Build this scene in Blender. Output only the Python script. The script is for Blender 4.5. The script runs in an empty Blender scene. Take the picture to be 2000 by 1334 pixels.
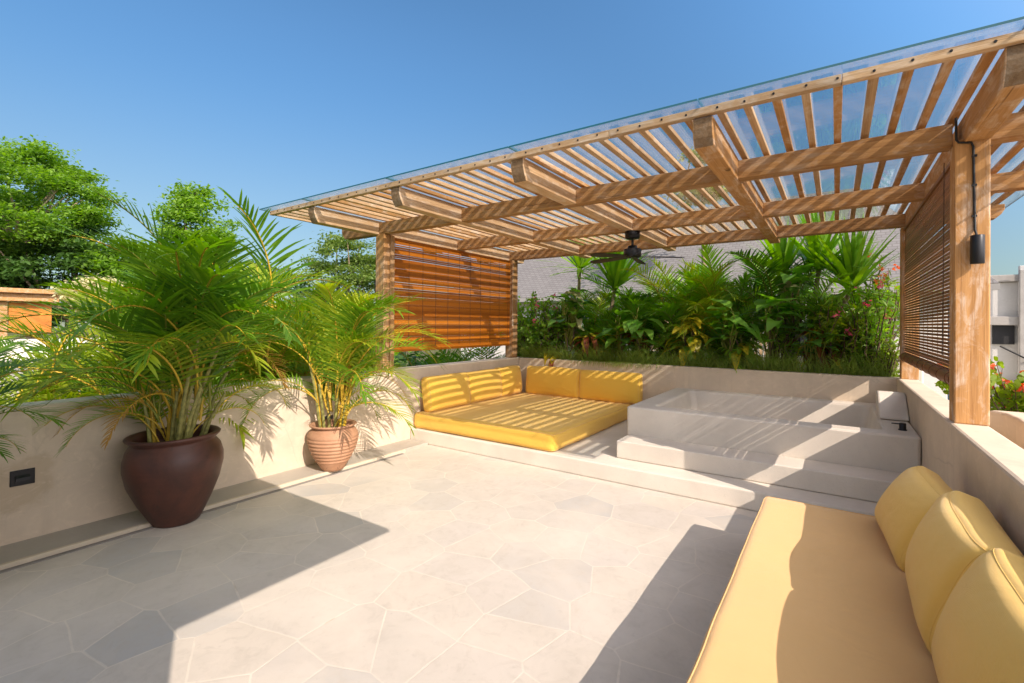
import bpy, bmesh, math, random
from mathutils import Vector, Matrix, noise
S = bpy.context.scene
COL = S.collection
R = math.radians
# ------------------------------------------------------------------ camera
F_PX, YAW, PITCH, ROLL, CY = 925.0, 0.6, 0.0032, 0.0063, 630.0
fw0 = Vector((-math.sin(YAW), math.cos(YAW), 0)); rt0 = Vector((math.cos(YAW), math.sin(YAW), 0)); up0 = Vector((0, 0, 1))
fw = fw0*math.cos(PITCH) + up0*math.sin(PITCH); up1 = up0*math.cos(PITCH) - fw0*math.sin(PITCH)
rt = rt0*math.cos(ROLL) + up1*math.sin(ROLL); up = up1*math.cos(ROLL) - rt0*math.sin(ROLL)
cd = bpy.data.cameras.new('camera'); cam = bpy.data.objects.new('camera', cd); COL.objects.link(cam)
cam.matrix_world = Matrix(((rt.x, up.x, -fw.x, 0), (rt.y, up.y, -fw.y, 0), (rt.z, up.z, -fw.z, 1.5), (0, 0, 0, 1)))
cd.sensor_width = 36; cd.lens = F_PX/2000*36; cd.shift_y = -(667-CY)/2000; cd.clip_start = 0.05; cd.clip_end = 3000
S.camera = cam
# ------------------------------------------------------------------ light
SUN = Vector((1.333, -0.57, 1.0)).normalized()          # towards the sun
elev = math.asin(SUN.z); azim = math.atan2(SUN.x, SUN.y)
w = bpy.data.worlds.new('World'); S.world = w; w.use_nodes = True
nt = w.node_tree; bg = nt.nodes['Background']
sky = nt.nodes.new('ShaderNodeTexSky'); sky.sky_type = 'NISHITA'; sky.sun_disc = False
sky.sun_elevation = elev; sky.sun_rotation = azim; sky.air_density = 1.0; sky.dust_density = 0.5; sky.ozone_density = 3.0
# sky dimmed opposite the sun, hazy glow added on its side to fill shade
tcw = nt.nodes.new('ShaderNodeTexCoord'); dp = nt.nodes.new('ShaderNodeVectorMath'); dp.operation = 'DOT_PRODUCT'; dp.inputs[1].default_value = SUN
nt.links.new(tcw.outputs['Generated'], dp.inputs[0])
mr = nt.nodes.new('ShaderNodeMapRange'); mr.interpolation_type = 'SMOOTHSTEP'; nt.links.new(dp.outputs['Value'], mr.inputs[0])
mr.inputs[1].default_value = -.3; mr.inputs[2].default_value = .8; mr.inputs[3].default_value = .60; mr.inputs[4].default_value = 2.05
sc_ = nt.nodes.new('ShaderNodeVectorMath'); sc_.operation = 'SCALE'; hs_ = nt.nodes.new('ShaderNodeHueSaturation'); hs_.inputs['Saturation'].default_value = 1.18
wt = nt.nodes.new('ShaderNodeMapRange'); wt.interpolation_type = 'SMOOTHSTEP'; nt.links.new(dp.outputs['Value'], wt.inputs[0]); wt.inputs[1].default_value = .0; wt.inputs[2].default_value = .55
bw_ = nt.nodes.new('ShaderNodeRGBToBW'); nt.links.new(sky.outputs[0], bw_.inputs[0]); hz = nt.nodes.new('ShaderNodeVectorMath'); hz.operation = 'SCALE'; hz.inputs[0].default_value = (1.10, .985, 1.08); nt.links.new(bw_.outputs[0], hz.inputs['Scale'])
mw = nt.nodes.new('ShaderNodeMix'); mw.data_type = 'RGBA'; nt.links.new(wt.outputs[0], mw.inputs[0]); nt.links.new(sky.outputs[0], mw.inputs[6]); nt.links.new(hz.outputs[0], mw.inputs[7])
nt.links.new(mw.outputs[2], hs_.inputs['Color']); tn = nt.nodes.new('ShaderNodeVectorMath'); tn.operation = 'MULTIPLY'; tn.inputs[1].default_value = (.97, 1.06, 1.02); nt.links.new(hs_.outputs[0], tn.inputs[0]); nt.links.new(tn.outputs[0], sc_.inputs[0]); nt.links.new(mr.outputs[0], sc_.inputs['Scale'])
sx = nt.nodes.new('ShaderNodeSeparateXYZ'); nt.links.new(tcw.outputs['Generated'], sx.inputs[0])
er = nt.nodes.new('ShaderNodeMapRange'); er.interpolation_type = 'SMOOTHSTEP'; nt.links.new(sx.outputs['Z'], er.inputs[0]); er.inputs[1].default_value = .02; er.inputs[2].default_value = .55; er.inputs[3].default_value = .54; er.inputs[4].default_value = 1.16
ex = nt.nodes.new('ShaderNodeMapRange'); ex.interpolation_type = 'SMOOTHSTEP'; nt.links.new(sx.outputs['Z'], ex.inputs[0]); ex.inputs[1].default_value = .0; ex.inputs[2].default_value = .45; ex.inputs[3].default_value = .84; ex.inputs[4].default_value = 1.14; nt.links.new(ex.outputs[0], hs_.inputs['Saturation'])
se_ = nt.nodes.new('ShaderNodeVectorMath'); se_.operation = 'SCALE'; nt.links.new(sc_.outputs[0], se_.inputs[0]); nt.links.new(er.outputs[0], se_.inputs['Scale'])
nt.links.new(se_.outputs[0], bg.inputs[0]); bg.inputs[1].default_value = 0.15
sd = bpy.data.lights.new('sun', 'SUN'); sd.energy = 3.45; sd.angle = R(0.3); sd.color = (1.0, 0.855, 0.735)
sun = bpy.data.objects.new('sun', sd); COL.objects.link(sun); sun.rotation_euler = SUN.to_track_quat('Z', 'Y').to_euler()
sun.location = (10, -5, 12)
S.view_settings.view_transform = 'Standard'; S.view_settings.look = 'None'
S.view_settings.exposure = 0.87; S.view_settings.gamma = 1.0
S.render.engine = 'CYCLES'
S.cycles.max_bounces = 10; S.cycles.diffuse_bounces = 5; S.cycles.transparent_max_bounces = 24
# ------------------------------------------------------------------ materials
class NT:
    def __init__(s, name):
        s.m = bpy.data.materials.new(name); s.m.use_nodes = True; s.t = s.m.node_tree; s.n = s.t.nodes
        s.p = s.n['Principled BSDF']; s.out = s.n['Material Output']
        s.tc = s.n.new('ShaderNodeTexCoord')
    def new(s, typ, **kw):
        n = s.n.new(typ)
        for k, v in kw.items():
            if k in n.inputs: n.inputs[k].default_value = v
            else: setattr(n, k, v)
        return n
    def link(s, a, b): s.t.links.new(a, b)
    def coords(s, scale=(1, 1, 1), rnd=False, src='Object'):
        mp = s.new('ShaderNodeMapping'); mp.inputs['Scale'].default_value = scale
        s.link(s.tc.outputs[src], mp.inputs['Vector'])
        if rnd:
            oi = s.new('ShaderNodeObjectInfo'); mu = s.new('ShaderNodeMath', operation='MULTIPLY'); mu.inputs[1].default_value = 37.0
            s.link(oi.outputs['Random'], mu.inputs[0]); s.link(mu.outputs[0], mp.inputs['Location'])
        return mp.outputs[0]
    def noise(s, vec, scale, detail=4, rough=.55, dist=0):
        n = s.new('ShaderNodeTexNoise'); n.inputs['Scale'].default_value = scale; n.inputs['Detail'].default_value = detail
        n.inputs['Roughness'].default_value = rough; n.inputs['Distortion'].default_value = dist
        s.link(vec, n.inputs['Vector']); return n.outputs['Fac']
    def ramp(s, fac, stops):
        r = s.new('ShaderNodeValToRGB'); e = r.color_ramp.elements
        e[0].position, e[0].color = stops[0][0], (*stops[0][1], 1); e[1].position, e[1].color = stops[-1][0], (*stops[-1][1], 1)
        for p, c in stops[1:-1]:
            x = e.new(p); x.color = (*c, 1)
        s.link(fac, r.inputs[0]); return r.outputs[0]
    def mix(s, fac, a, b, mode='MIX'):
        m = s.new('ShaderNodeMix', data_type='RGBA', blend_type=mode)
        for sock, v in ((m.inputs[0], fac), (m.inputs[6], a), (m.inputs[7], b)):
            if hasattr(v, 'links') or isinstance(v, bpy.types.NodeSocket): s.link(v, sock)
            elif isinstance(v, (int, float)): sock.default_value = v
            else: sock.default_value = (*v, 1)
        return m.outputs[2]
    def math(s, op, a, b=0.0):
        m = s.new('ShaderNodeMath', operation=op)
        for i, v in enumerate((a, b)):
            if isinstance(v, bpy.types.NodeSocket): s.link(v, m.inputs[i])
            else: m.inputs[i].default_value = v
        return m.outputs[0]
    def bump(s, h, strength=.2, dist=.01):
        b = s.new('ShaderNodeBump'); b.inputs['Strength'].default_value = strength; b.inputs['Distance'].default_value = dist
        s.link(h, b.inputs['Height']); s.link(b.outputs[0], s.p.inputs['Normal'])
    def base(s, v):
        if isinstance(v, bpy.types.NodeSocket): s.link(v, s.p.inputs['Base Color'])
        else: s.p.inputs['Base Color'].default_value = (*v, 1)
    def rough(s, v, spec=None):
        if isinstance(v, bpy.types.NodeSocket): s.link(v, s.p.inputs['Roughness'])
        else: s.p.inputs['Roughness'].default_value = v
        if spec is not None: s.p.inputs['Specular IOR Level'].default_value = spec
def mul(c, k): return tuple(x*k for x in c)
def plaster(name, c, var=.16, bump=.25, stain=None):
    n = NT(name); v = n.coords()
    big = n.noise(v, 1.3, 6, .62, .4); fine = n.noise(v, 14, 5, .6); grain = n.noise(v, 160, 3, .6)
    col = n.ramp(big, [(.3, mul(c, 1-var)), (.52, c), (.72, tuple(min(.85, x*(1+var*.6)) for x in c))])
    col = n.mix(n.math('MULTIPLY', fine, .5), col, mul(c, .86))
    if stain:
        d = n.new('ShaderNodeVectorMath', operation='DISTANCE'); d.inputs[1].default_value = stain[0]; n.link(n.tc.outputs['Object'], d.inputs[0])
        f = n.math('ADD', d.outputs['Value'], n.math('MULTIPLY', n.noise(v, 6, 4, .6), .3))
        rr = n.new('ShaderNodeMapRange', interpolation_type='SMOOTHSTEP'); n.link(f, rr.inputs[0])
        rr.inputs[1].default_value = stain[1]*.75; rr.inputs[2].default_value = stain[1]; rr.inputs[3].default_value = .55; rr.inputs[4].default_value = 0
        col = n.mix(rr.outputs[0], col, mul((c[0], c[1]*.93, c[2]*.8), .68))
    st = n.noise(n.coords((7, 7, .55)), 1.6, 5, .6, .3); st2 = n.noise(v, 2.3, 4)
    col = n.mix(n.math('MULTIPLY', n.ramp(st, [(.55, (0, 0, 0)), (.72, (.5, .5, .5))]), st2), col, mul(c, .66))
    tw = n.noise(n.coords((3.2, 3.2, 5.5)), 1.7, 6, .7, 2.2); col = n.mix(n.ramp(tw, [(.52, (0, 0, 0)), (.7, (.4, .4, .4))]), col, tuple(min(.85, x*1.18) for x in c))
    vc = n.new('ShaderNodeTexVoronoi', feature='DISTANCE_TO_EDGE'); vc.inputs['Scale'].default_value = 1.15
    n.link(n.mix(.16, v, n.noise(v, 4.5, 5), 'ADD'), vc.inputs['Vector'])
    ck = n.ramp(vc.outputs['Distance'], [(.0012, (.32, .32, .32)), (.005, (0, 0, 0))]); col = n.mix(n.math('MULTIPLY', ck, n.ramp(n.noise(v, .9, 3), [(.5, (0, 0, 0)), (.6, (1, 1, 1))])), col, mul(c, .5))
    n.base(col); n.rough(.85, .25)
    n.bump(n.math('ADD', n.math('MULTIPLY', fine, .7), n.math('MULTIPLY', grain, .25)), bump, .012); return n.m
def terrazzo(name, c):
    n = NT(name); v = n.coords(); big = n.noise(v, 2.0, 6, .6, .3); sp = n.noise(v, 120, 4, .75)
    fl = n.noise(v, 38, 3, .7)
    col = n.ramp(big, [(.3, mul(c, .88)), (.7, mul(c, 1.07))])
    col = n.mix(n.ramp(sp, [(.55, (0, 0, 0)), (.75, (.5, .5, .5))]), col, mul(c, .66))
    col = n.mix(n.ramp(fl, [(.62, (0, 0, 0)), (.72, (.35, .35, .35))]), col, mul(c, .75))
    n.base(col); n.rough(.62, .35); n.bump(n.math('ADD', sp, n.math('MULTIPLY', big, .6)), .1, .006); return n.m
def flagstone(name):
    n = NT(name); v = n.coords()
    wob = n.new('ShaderNodeTexNoise'); wob.inputs['Scale'].default_value = 2.2; n.link(v, wob.inputs['Vector'])
    wm = n.mix(.035, v, wob.outputs['Color'], 'ADD')
    def vor(feat):
        x = n.new('ShaderNodeTexVoronoi', feature=feat, voronoi_dimensions='2D'); x.inputs['Scale'].default_value = 2.85; x.inputs['Randomness'].default_value = .78
        n.link(wm, x.inputs['Vector']); return x
    edge = vor('DISTANCE_TO_EDGE').outputs['Distance']; cell = vor('F1').outputs['Color']
    sep = n.new('ShaderNodeSeparateColor'); n.link(cell, sep.inputs[0])
    tone = n.ramp(sep.outputs[0], [(0, (.43, .425, .41)), (.14, (.50, .475, .435)), (.36, (.59, .535, .46)), (.8, (.565, .52, .465)), (1, (.61, .545, .46))])
    cloud = n.noise(v, 3.2, 7, .65, .8)
    tone = n.mix(n.ramp(cloud, [(.38, (0, 0, 0)), (.72, (.75, .75, .75))]), tone, (.50, .455, .39))
    cl2 = n.noise(v, 9, 7, .7, 1.5); tone = n.mix(n.ramp(cl2, [(.5, (0, 0, 0)), (.72, (.6, .6, .6))]), tone, (.45, .405, .345))
    cl3 = n.noise(v, 1.1, 5, .6, .6); tone = n.mix(n.ramp(cl3, [(.45, (0, 0, 0)), (.7, (.6, .6, .6))]), tone, (.68, .615, .525))
    rust = n.noise(v, 2.6, 8, .72, 2.2)
    tone = n.mix(n.ramp(rust, [(.66, (0, 0, 0)), (.76, (.55, .55, .55))]), tone, (.52, .37, .2))
    spk = n.noise(v, 24, 6, .7); tone = n.mix(n.ramp(spk, [(.6, (0, 0, 0)), (.78, (.35, .35, .35))]), tone, (.33, .3, .27))
    gw = n.math('MULTIPLY', n.noise(v, 9, 5, .7), .026)
    g = n.new('ShaderNodeMapRange', interpolation_type='SMOOTHSTEP'); n.link(n.math('ADD', edge, n.math('SUBTRACT', .011, gw)), g.inputs[0])
    g.inputs[1].default_value = .006; g.inputs[2].default_value = .015; g.inputs[3].default_value = 1; g.inputs[4].default_value = 0
    gcol = n.ramp(n.noise(v, 7, 4), [(.35, (.68, .61, .51)), (.62, (.73, .66, .56)), (.76, (.46, .36, .24))])
    n.base(n.mix(n.math('MULTIPLY', g.outputs[0], n.ramp(n.noise(v, 2.1, 4), [(.35, (.2, .2, .2)), (.65, (.8, .8, .8))])), tone, gcol)); n.rough(n.ramp(cloud, [(.3, (.5, .5, .5)), (.7, (.72, .72, .72))]), .35)
    n.bump(n.math('SUBTRACT', n.math('MULTIPLY', cloud, .8), n.math('ADD', g.outputs[0], n.math('MULTIPLY', spk, -.25))), .16, .008); return n.m
def wood(name, dark, light, weather=(.45, .38, .31), wamt=.25, rough=.75):
    n = NT(name)
    v = n.coords((1.0, 34, 34), True); v2 = n.coords((3.0, 150, 150), True); vb = n.coords((2.2, 5.0, 5.0), True); vs_ = n.coords((5, 70, 70), True)
    g = n.noise(v, 1.2, 7, .65, .35); f = n.noise(v2, 1.2, 4, .7); b = n.noise(vb, 2.0, 7, .68, .9)
    col = n.ramp(n.math('ADD', n.math('MULTIPLY', g, .62), n.math('MULTIPLY', f, .38)), [(.30, mul(dark, .8)), (.5, tuple((a+c)/2 for a, c in zip(dark, light))), (.66, light)])
    scr = n.noise(vs_, 1.3, 5, .75, .3)
    patch = n.math('MULTIPLY', n.ramp(b, [(.47, (0, 0, 0)), (.62, (1, 1, 1))]), n.ramp(scr, [(.38, (.25, .25, .25)), (.6, (1, 1, 1))]))
    col = n.mix(n.math('MULTIPLY', patch, min(1, wamt*2.4)), col, weather)
    oi = n.new('ShaderNodeObjectInfo'); hs = n.new('ShaderNodeHueSaturation'); n.link(col, hs.inputs['Color'])
    n.link(n.math('ADD', n.math('MULTIPLY', oi.outputs['Random'], .4), .8), hs.inputs['Value'])
    kn = n.noise(n.coords((3.2, 11, 11), True), 1.5, 3, .5, 1.2)
    col2 = n.mix(n.ramp(kn, [(.70, (0, 0, 0)), (.77, (.8, .8, .8))]), hs.outputs[0], mul(dark, .3))
    cr = n.noise(n.coords((1.4, 90, 90), True), 1.0, 3, .5, .2)
    col2 = n.mix(n.ramp(cr, [(.68, (0, 0, 0)), (.74, (.7, .7, .7))]), col2, mul(dark, .28))
    n.base(col2); n.rough(rough, .2); n.bump(n.math('SUBTRACT', n.math('ADD', g, n.math('MULTIPLY', f, .7)), n.math('MULTIPLY', n.ramp(cr, [(.66, (0, 0, 0)), (.74, (1, 1, 1))]), 1.2)), .45, .006); return n.m
def fabric(name, c):
    n = NT(name); v = n.coords()
    a = n.new('ShaderNodeTexWave', wave_type='BANDS', bands_direction='X'); a.inputs['Scale'].default_value = 190; n.link(v, a.inputs['Vector'])
    b = n.new('ShaderNodeTexWave', wave_type='BANDS', bands_direction='Y'); b.inputs['Scale'].default_value = 190; n.link(v, b.inputs['Vector'])
    slub = n.noise(n.coords((3, 60, 60)), 2, 4); cl = n.noise(v, 3, 4, .6)
    wr = n.noise(n.coords((1, 1, 1)), 5.0, 3, .5, 1.2)
    col = n.mix(n.math('MULTIPLY', slub, .35), c, mul(c, .85)); col = n.mix(n.math('MULTIPLY', cl, .35), col, (c[0]*.93, c[1]*.9, c[2]*.8))
    n.base(col); n.rough(.9, .15)
    n.p.inputs['Sheen Weight'].default_value = .25; n.p.inputs['Sheen Roughness'].default_value = .5
    h = n.math('ADD', n.math('MULTIPLY', n.math('ADD', a.outputs['Fac'], b.outputs['Fac']), .03), n.math('ADD', n.math('MULTIPLY', wr, .9), n.math('MULTIPLY', slub, .05)))
    n.bump(h, .35, .02); return n.m
def leafmat(name, c, c2, trans=.35, rough=.42, spots=None, var=.35, spec=.4):
    n = NT(name); v = n.coords()
    oi = n.new('ShaderNodeObjectInfo')
    ge = n.new('ShaderNodeNewGeometry')
    f = n.math('ADD', n.math('MULTIPLY', n.noise(v, 2.2, 3), .8), n.math('ADD', n.math('MULTIPLY', oi.outputs['Random'], .45), n.math('MULTIPLY', ge.outputs['Random Per Island'], .5)))
    col = n.ramp(n.math('MULTIPLY', f, .58), [(.18, c), (.82, c2)])
    if spots:
        s = n.noise(v, spots[1], 5, .7, 1.5); col = n.mix(n.ramp(s, [(spots[2], (0, 0, 0)), (spots[2]+.1, (1, 1, 1))]), col, spots[0])
    n.base(col); n.rough(rough, spec)
    tr = n.new('ShaderNodeBsdfTranslucent'); hs = n.new('ShaderNodeHueSaturation'); hs.inputs['Saturation'].default_value = 1.15; hs.inputs['Value'].default_value = 1.7
    n.link(col, hs.inputs['Color']); n.link(hs.outputs[0], tr.inputs['Color'])
    mx = n.new('ShaderNodeMixShader'); mx.inputs[0].default_value = trans; n.link(n.p.outputs[0], mx.inputs[1]); n.link(tr.outputs[0], mx.inputs[2])
    n.link(mx.outputs[0], n.out.inputs[0]); return n.m
def simple(name, c, rough=.5, metal=0, spec=.5, var=.12, sc=6, bump=0):
    n = NT(name); v = n.coords(); f = n.noise(v, sc, 5, .6)
    n.base(n.ramp(f, [(.3, mul(c, 1-var)), (.7, tuple(min(.95, x*(1+var)) for x in c))])); n.rough(rough, spec); n.p.inputs['Metallic'].default_value = metal
    if bump: n.bump(n.noise(v, sc*6, 4), bump, .005)
    return n.m
def clay(name, c, c2, drips=False, rough=.55, bands=0):
    n = NT(name); v = n.coords(); b = n.noise(v, 3.5, 7, .65, .6); f = n.noise(v, 40, 4)
    hz = n.noise(n.coords((2, 2, 26)), 1.5, 4)
    col = n.ramp(b, [(.3, c), (.7, c2)]); col = n.mix(n.math('MULTIPLY', hz, .45), col, mul(c, .7))
    smu = n.noise(v, 5.5, 6, .7, 1.0); col = n.mix(n.ramp(smu, [(.6, (0, 0, 0)), (.72, (.6, .6, .6))]), col, mul(c, .45))
    if drips:
        d = n.noise(n.coords((22, 22, 1.6)), 1.0, 3, .5, .5); col = n.mix(n.ramp(d, [(.66, (0, 0, 0)), (.71, (.8, .8, .8))]), col, (.06, .03, .02))
    n.base(col); n.rough(rough, .4); n.bump(n.math('ADD', n.math('MULTIPLY', b, .6), n.math('MULTIPLY', f, .3)), .25, .01); return n.m
M = {}
M['plaster'] = plaster('cream_plaster', (.66, .55, .42), .2)
M['plaster_left'] = plaster('stained_cream_plaster', (.66, .55, .42), .22, .25, ((-4.49, .77, .42), .36))
M['plaster_house'] = plaster('white_plaster', (.78, .74, .67), .06)
M['terrazzo'] = terrazzo('polished_cement', (.68, .62, .535))
M['terrazzo2'] = terrazzo('light_cement', (.69, .63, .545))
M['floor'] = flagstone('flagstone')
M['stone'] = terrazzo('grey_stone', (.42, .385, .33)); M['stone_shade'] = terrazzo('shade_stone', (.24, .22, .2))
M['nosing'] = plaster('pale_grout', (.60, .52, .40), .12, .15)
M['wood'] = wood('teak', (.29, .135, .048), (.56, .315, .125), (.58, .45, .33), .25)
M['wood_light'] = wood('weathered_teak', (.37, .215, .105), (.65, .45, .26), (.64, .53, .41), .32)
M['wood_post'] = wood('limewashed_teak', (.36, .175, .06), (.58, .32, .125), (.66, .53, .41), .34)
M['wood_end'] = wood('sawn_end_grain', (.13, .075, .035), (.27, .17, .09), (.3, .24, .17), .3)
M['yellow'] = fabric('yellow_canvas', (.80, .50, .205))
M['piping'] = fabric('yellow_piping', (.78, .48, .14))
M['pillow'] = fabric('butter_yellow_canvas', (.87, .565, .14))
M['yellow2'] = fabric('deep_yellow_canvas', (.83, .515, .08))
M['blind'] = None
M['black'] = simple('black_metal', (.014, .014, .016), .38, .3)
M['blade'] = simple('dark_blade', (.05, .045, .04), .5)
M['cable'] = simple('black_cable', (.012, .012, .012), .6)
M['pot_big'] = clay('dark_glazed_clay', (.050, .024, .019), (.135, .048, .030), True, .45)
M['pot_small'] = clay('terracotta', (.37, .19, .105), (.50, .29, .175), True, .7)
M['soil'] = simple('soil', (.06, .042, .03), .95, 0, .1, .4, 20, .5)
M['ground'] = simple('dry_ground', (.11, .10, .05), .95, 0, .1, .4, .2)
M['palm'] = leafmat('palm_leaf', (.075, .20, .014), (.25, .39, .03), .46)
M['palm_lush'] = leafmat('lush_palm_leaf', (.13, .31, .028), (.34, .54, .06), .52)
M['palm_y'] = leafmat('yellow_palm_leaf', (.17, .28, .018), (.42, .47, .035), .47)
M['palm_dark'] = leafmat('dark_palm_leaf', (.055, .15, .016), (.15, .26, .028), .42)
M['palm_dry'] = leafmat('dry_palm_leaf', (.22, .12, .025), (.42, .24, .05), .35)
M['rachis'] = simple('yellow_stalk', (.50, .33, .03), .45, 0, .4, .35, 9)
M['rachis_g'] = simple('green_stalk', (.20, .22, .03), .45, 0, .4, .35, 9)
M['cane'] = simple('ringed_cane', (.22, .21, .06), .5, 0, .4, .5, 24)
M['trunk'] = simple('grey_trunk', (.22, .165, .11), .9, 0, .2, .4, 20, .6)
M['trunk_pale'] = simple('pale_trunk', (.36, .28, .19), .9, 0, .2, .3, 20, .6)
M['strap'] = leafmat('strap_leaf', (.11, .27, .028), (.30, .46, .055), .48)
M['bigleaf'] = leafmat('broad_leaf', (.11, .30, .036), (.28, .50, .075), .45, .32)
M['bigleaf_dark'] = leafmat('dark_broad_leaf', (.045, .14, .022), (.11, .23, .035), .32, .3)
M['bigleaf_pale'] = leafmat('pale_broad_leaf', (.26, .27, .12), (.40, .38, .2), .3, .4)
M['croton'] = leafmat('mottled_yellow_leaf', (.42, .37, .025), (.62, .50, .04), .42, .38, ((.06, .14, .012), 16, .55))
M['croton_g'] = leafmat('mottled_green_leaf', (.09, .22, .02), (.21, .33, .03), .38, .35, ((.52, .45, .04), 20, .58))
M['cordyline'] = leafmat('red_brown_leaf', (.14, .032, .014), (.27, .085, .03), .35, .4)
M['shrub'] = leafmat('shrub_leaf', (.10, .24, .022), (.29, .44, .045), .47)
M['shrub_y'] = leafmat('lime_leaf', (.13, .22, .012), (.27, .34, .02), .42)
M['tree'] = leafmat('tree_leaf', (.11, .225, .03), (.27, .42, .06), .5, .5)
M['tree_dark'] = leafmat('dark_tree_leaf', (.025, .075, .016), (.075, .15, .028), .35, .5)
M['tree_pale'] = leafmat('olive_tree_leaf', (.11, .19, .04), (.26, .32, .07), .42, .5)
M['cream_bloom'] = leafmat('cream_blossom', (.42, .40, .2), (.6, .55, .32), .3, .6)
M['pink'] = leafmat('pink_petal', (.62, .07, .16), (.75, .22, .26), .4, .6)
M['coral'] = leafmat('coral_petal', (.75, .12, .05), (.8, .25, .15), .4, .6)
M['twig'] = simple('brown_twig', (.13, .085, .06), .9, 0, .2, .4, 20)
M['grass'] = leafmat('grass_blade', (.11, .19, .035), (.30, .38, .09), .45)
M['concrete'] = plaster('raw_concrete', (.36, .34, .315), .2, .4)
M['render'] = plaster('grey_render', (.56, .545, .52), .14, .3)
M['dark_void'] = simple('dark_opening', (.012, .012, .014), .7)
def blindmat():
    n = NT('bamboo_slat'); v = n.coords((30, .8, 90)); g = n.noise(v, 2, 4); ge = n.new('ShaderNodeNewGeometry')
    col = n.ramp(n.math('ADD', n.math('MULTIPLY', g, .5), n.math('MULTIPLY', ge.outputs['Random Per Island'], .5)), [(.2, (.27, .075, .007)), (.75, (.56, .185, .013))])
    n.base(col); n.rough(.45, .4)
    tr = n.new('ShaderNodeBsdfTranslucent'); n.link(col, tr.inputs['Color']); mx = n.new('ShaderNodeMixShader'); mx.inputs[0].default_value = .05
    n.link(n.p.outputs[0], mx.inputs[1]); n.link(tr.outputs[0], mx.inputs[2]); n.link(mx.outputs[0], n.out.inputs[0]); return n.m
M['blind'] = blindmat()
def blindmat2():  # same bamboo in darker brown, shade of the inner side put into the colour
    n = NT('shaded_bamboo_slat'); v = n.coords((30, .8, 90)); g = n.noise(v, 2, 4); ge = n.new('ShaderNodeNewGeometry')
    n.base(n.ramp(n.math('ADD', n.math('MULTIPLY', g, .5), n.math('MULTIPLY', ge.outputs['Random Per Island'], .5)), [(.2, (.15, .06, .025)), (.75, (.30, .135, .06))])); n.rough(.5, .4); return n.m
M['blind_shaded'] = blindmat2()
def glassmat():
    n = NT('roof_glass'); n.n.remove(n.p)
    fr = n.new('ShaderNodeFresnel'); fr.inputs['IOR'].default_value = 1.5
    tb = n.new('ShaderNodeBsdfTransparent'); tb.inputs['Color'].default_value = (.965, .985, .98, 1)
    gl = n.new('ShaderNodeBsdfGlossy'); gl.inputs['Roughness'].default_value = .02; gl.inputs['Color'].default_value = (.95, .98, 1, 1)
    mx = n.new('ShaderNodeMixShader'); n.link(n.math('MULTIPLY', fr.outputs[0], .42), mx.inputs[0]); n.link(tb.outputs[0], mx.inputs[1]); n.link(gl.outputs[0], mx.inputs[2])
    n.link(mx.outputs[0], n.out.inputs[0]); return n.m
M['glass'] = glassmat()
def edgemat():
    n = NT('glass_edge'); n.base((.012, .09, .11)); n.rough(.15, .6); return n.m
M['glass_edge'] = edgemat()
def shinglemat():
    n = NT('grey_shingle'); v = n.coords()
    b = n.new('ShaderNodeTexBrick'); n.link(v, b.inputs['Vector']); b.inputs['Scale'].default_value = 1.0
    b.inputs['Color1'].default_value = (.20, .19, .185, 1); b.inputs['Color2'].default_value = (.155, .148, .145, 1); b.inputs['Mortar'].default_value = (.10, .09, .085, 1)
    b.inputs['Mortar Size'].default_value = .012; b.inputs['Brick Width'].default_value = .2; b.inputs['Row Height'].default_value = .1
    n.base(n.mix(n.math('MULTIPLY', n.noise(v, .8, 4), .5), b.outputs['Color'], (.25, .24, .23))); n.rough(.9, .2); n.bump(b.outputs['Fac'], -.5, .02); return n.m
M['shingle'] = shinglemat()
M['orange_blind'] = simple('orange_screen', (.50, .17, .03), .6, 0, .3, .25, 3)
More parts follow.
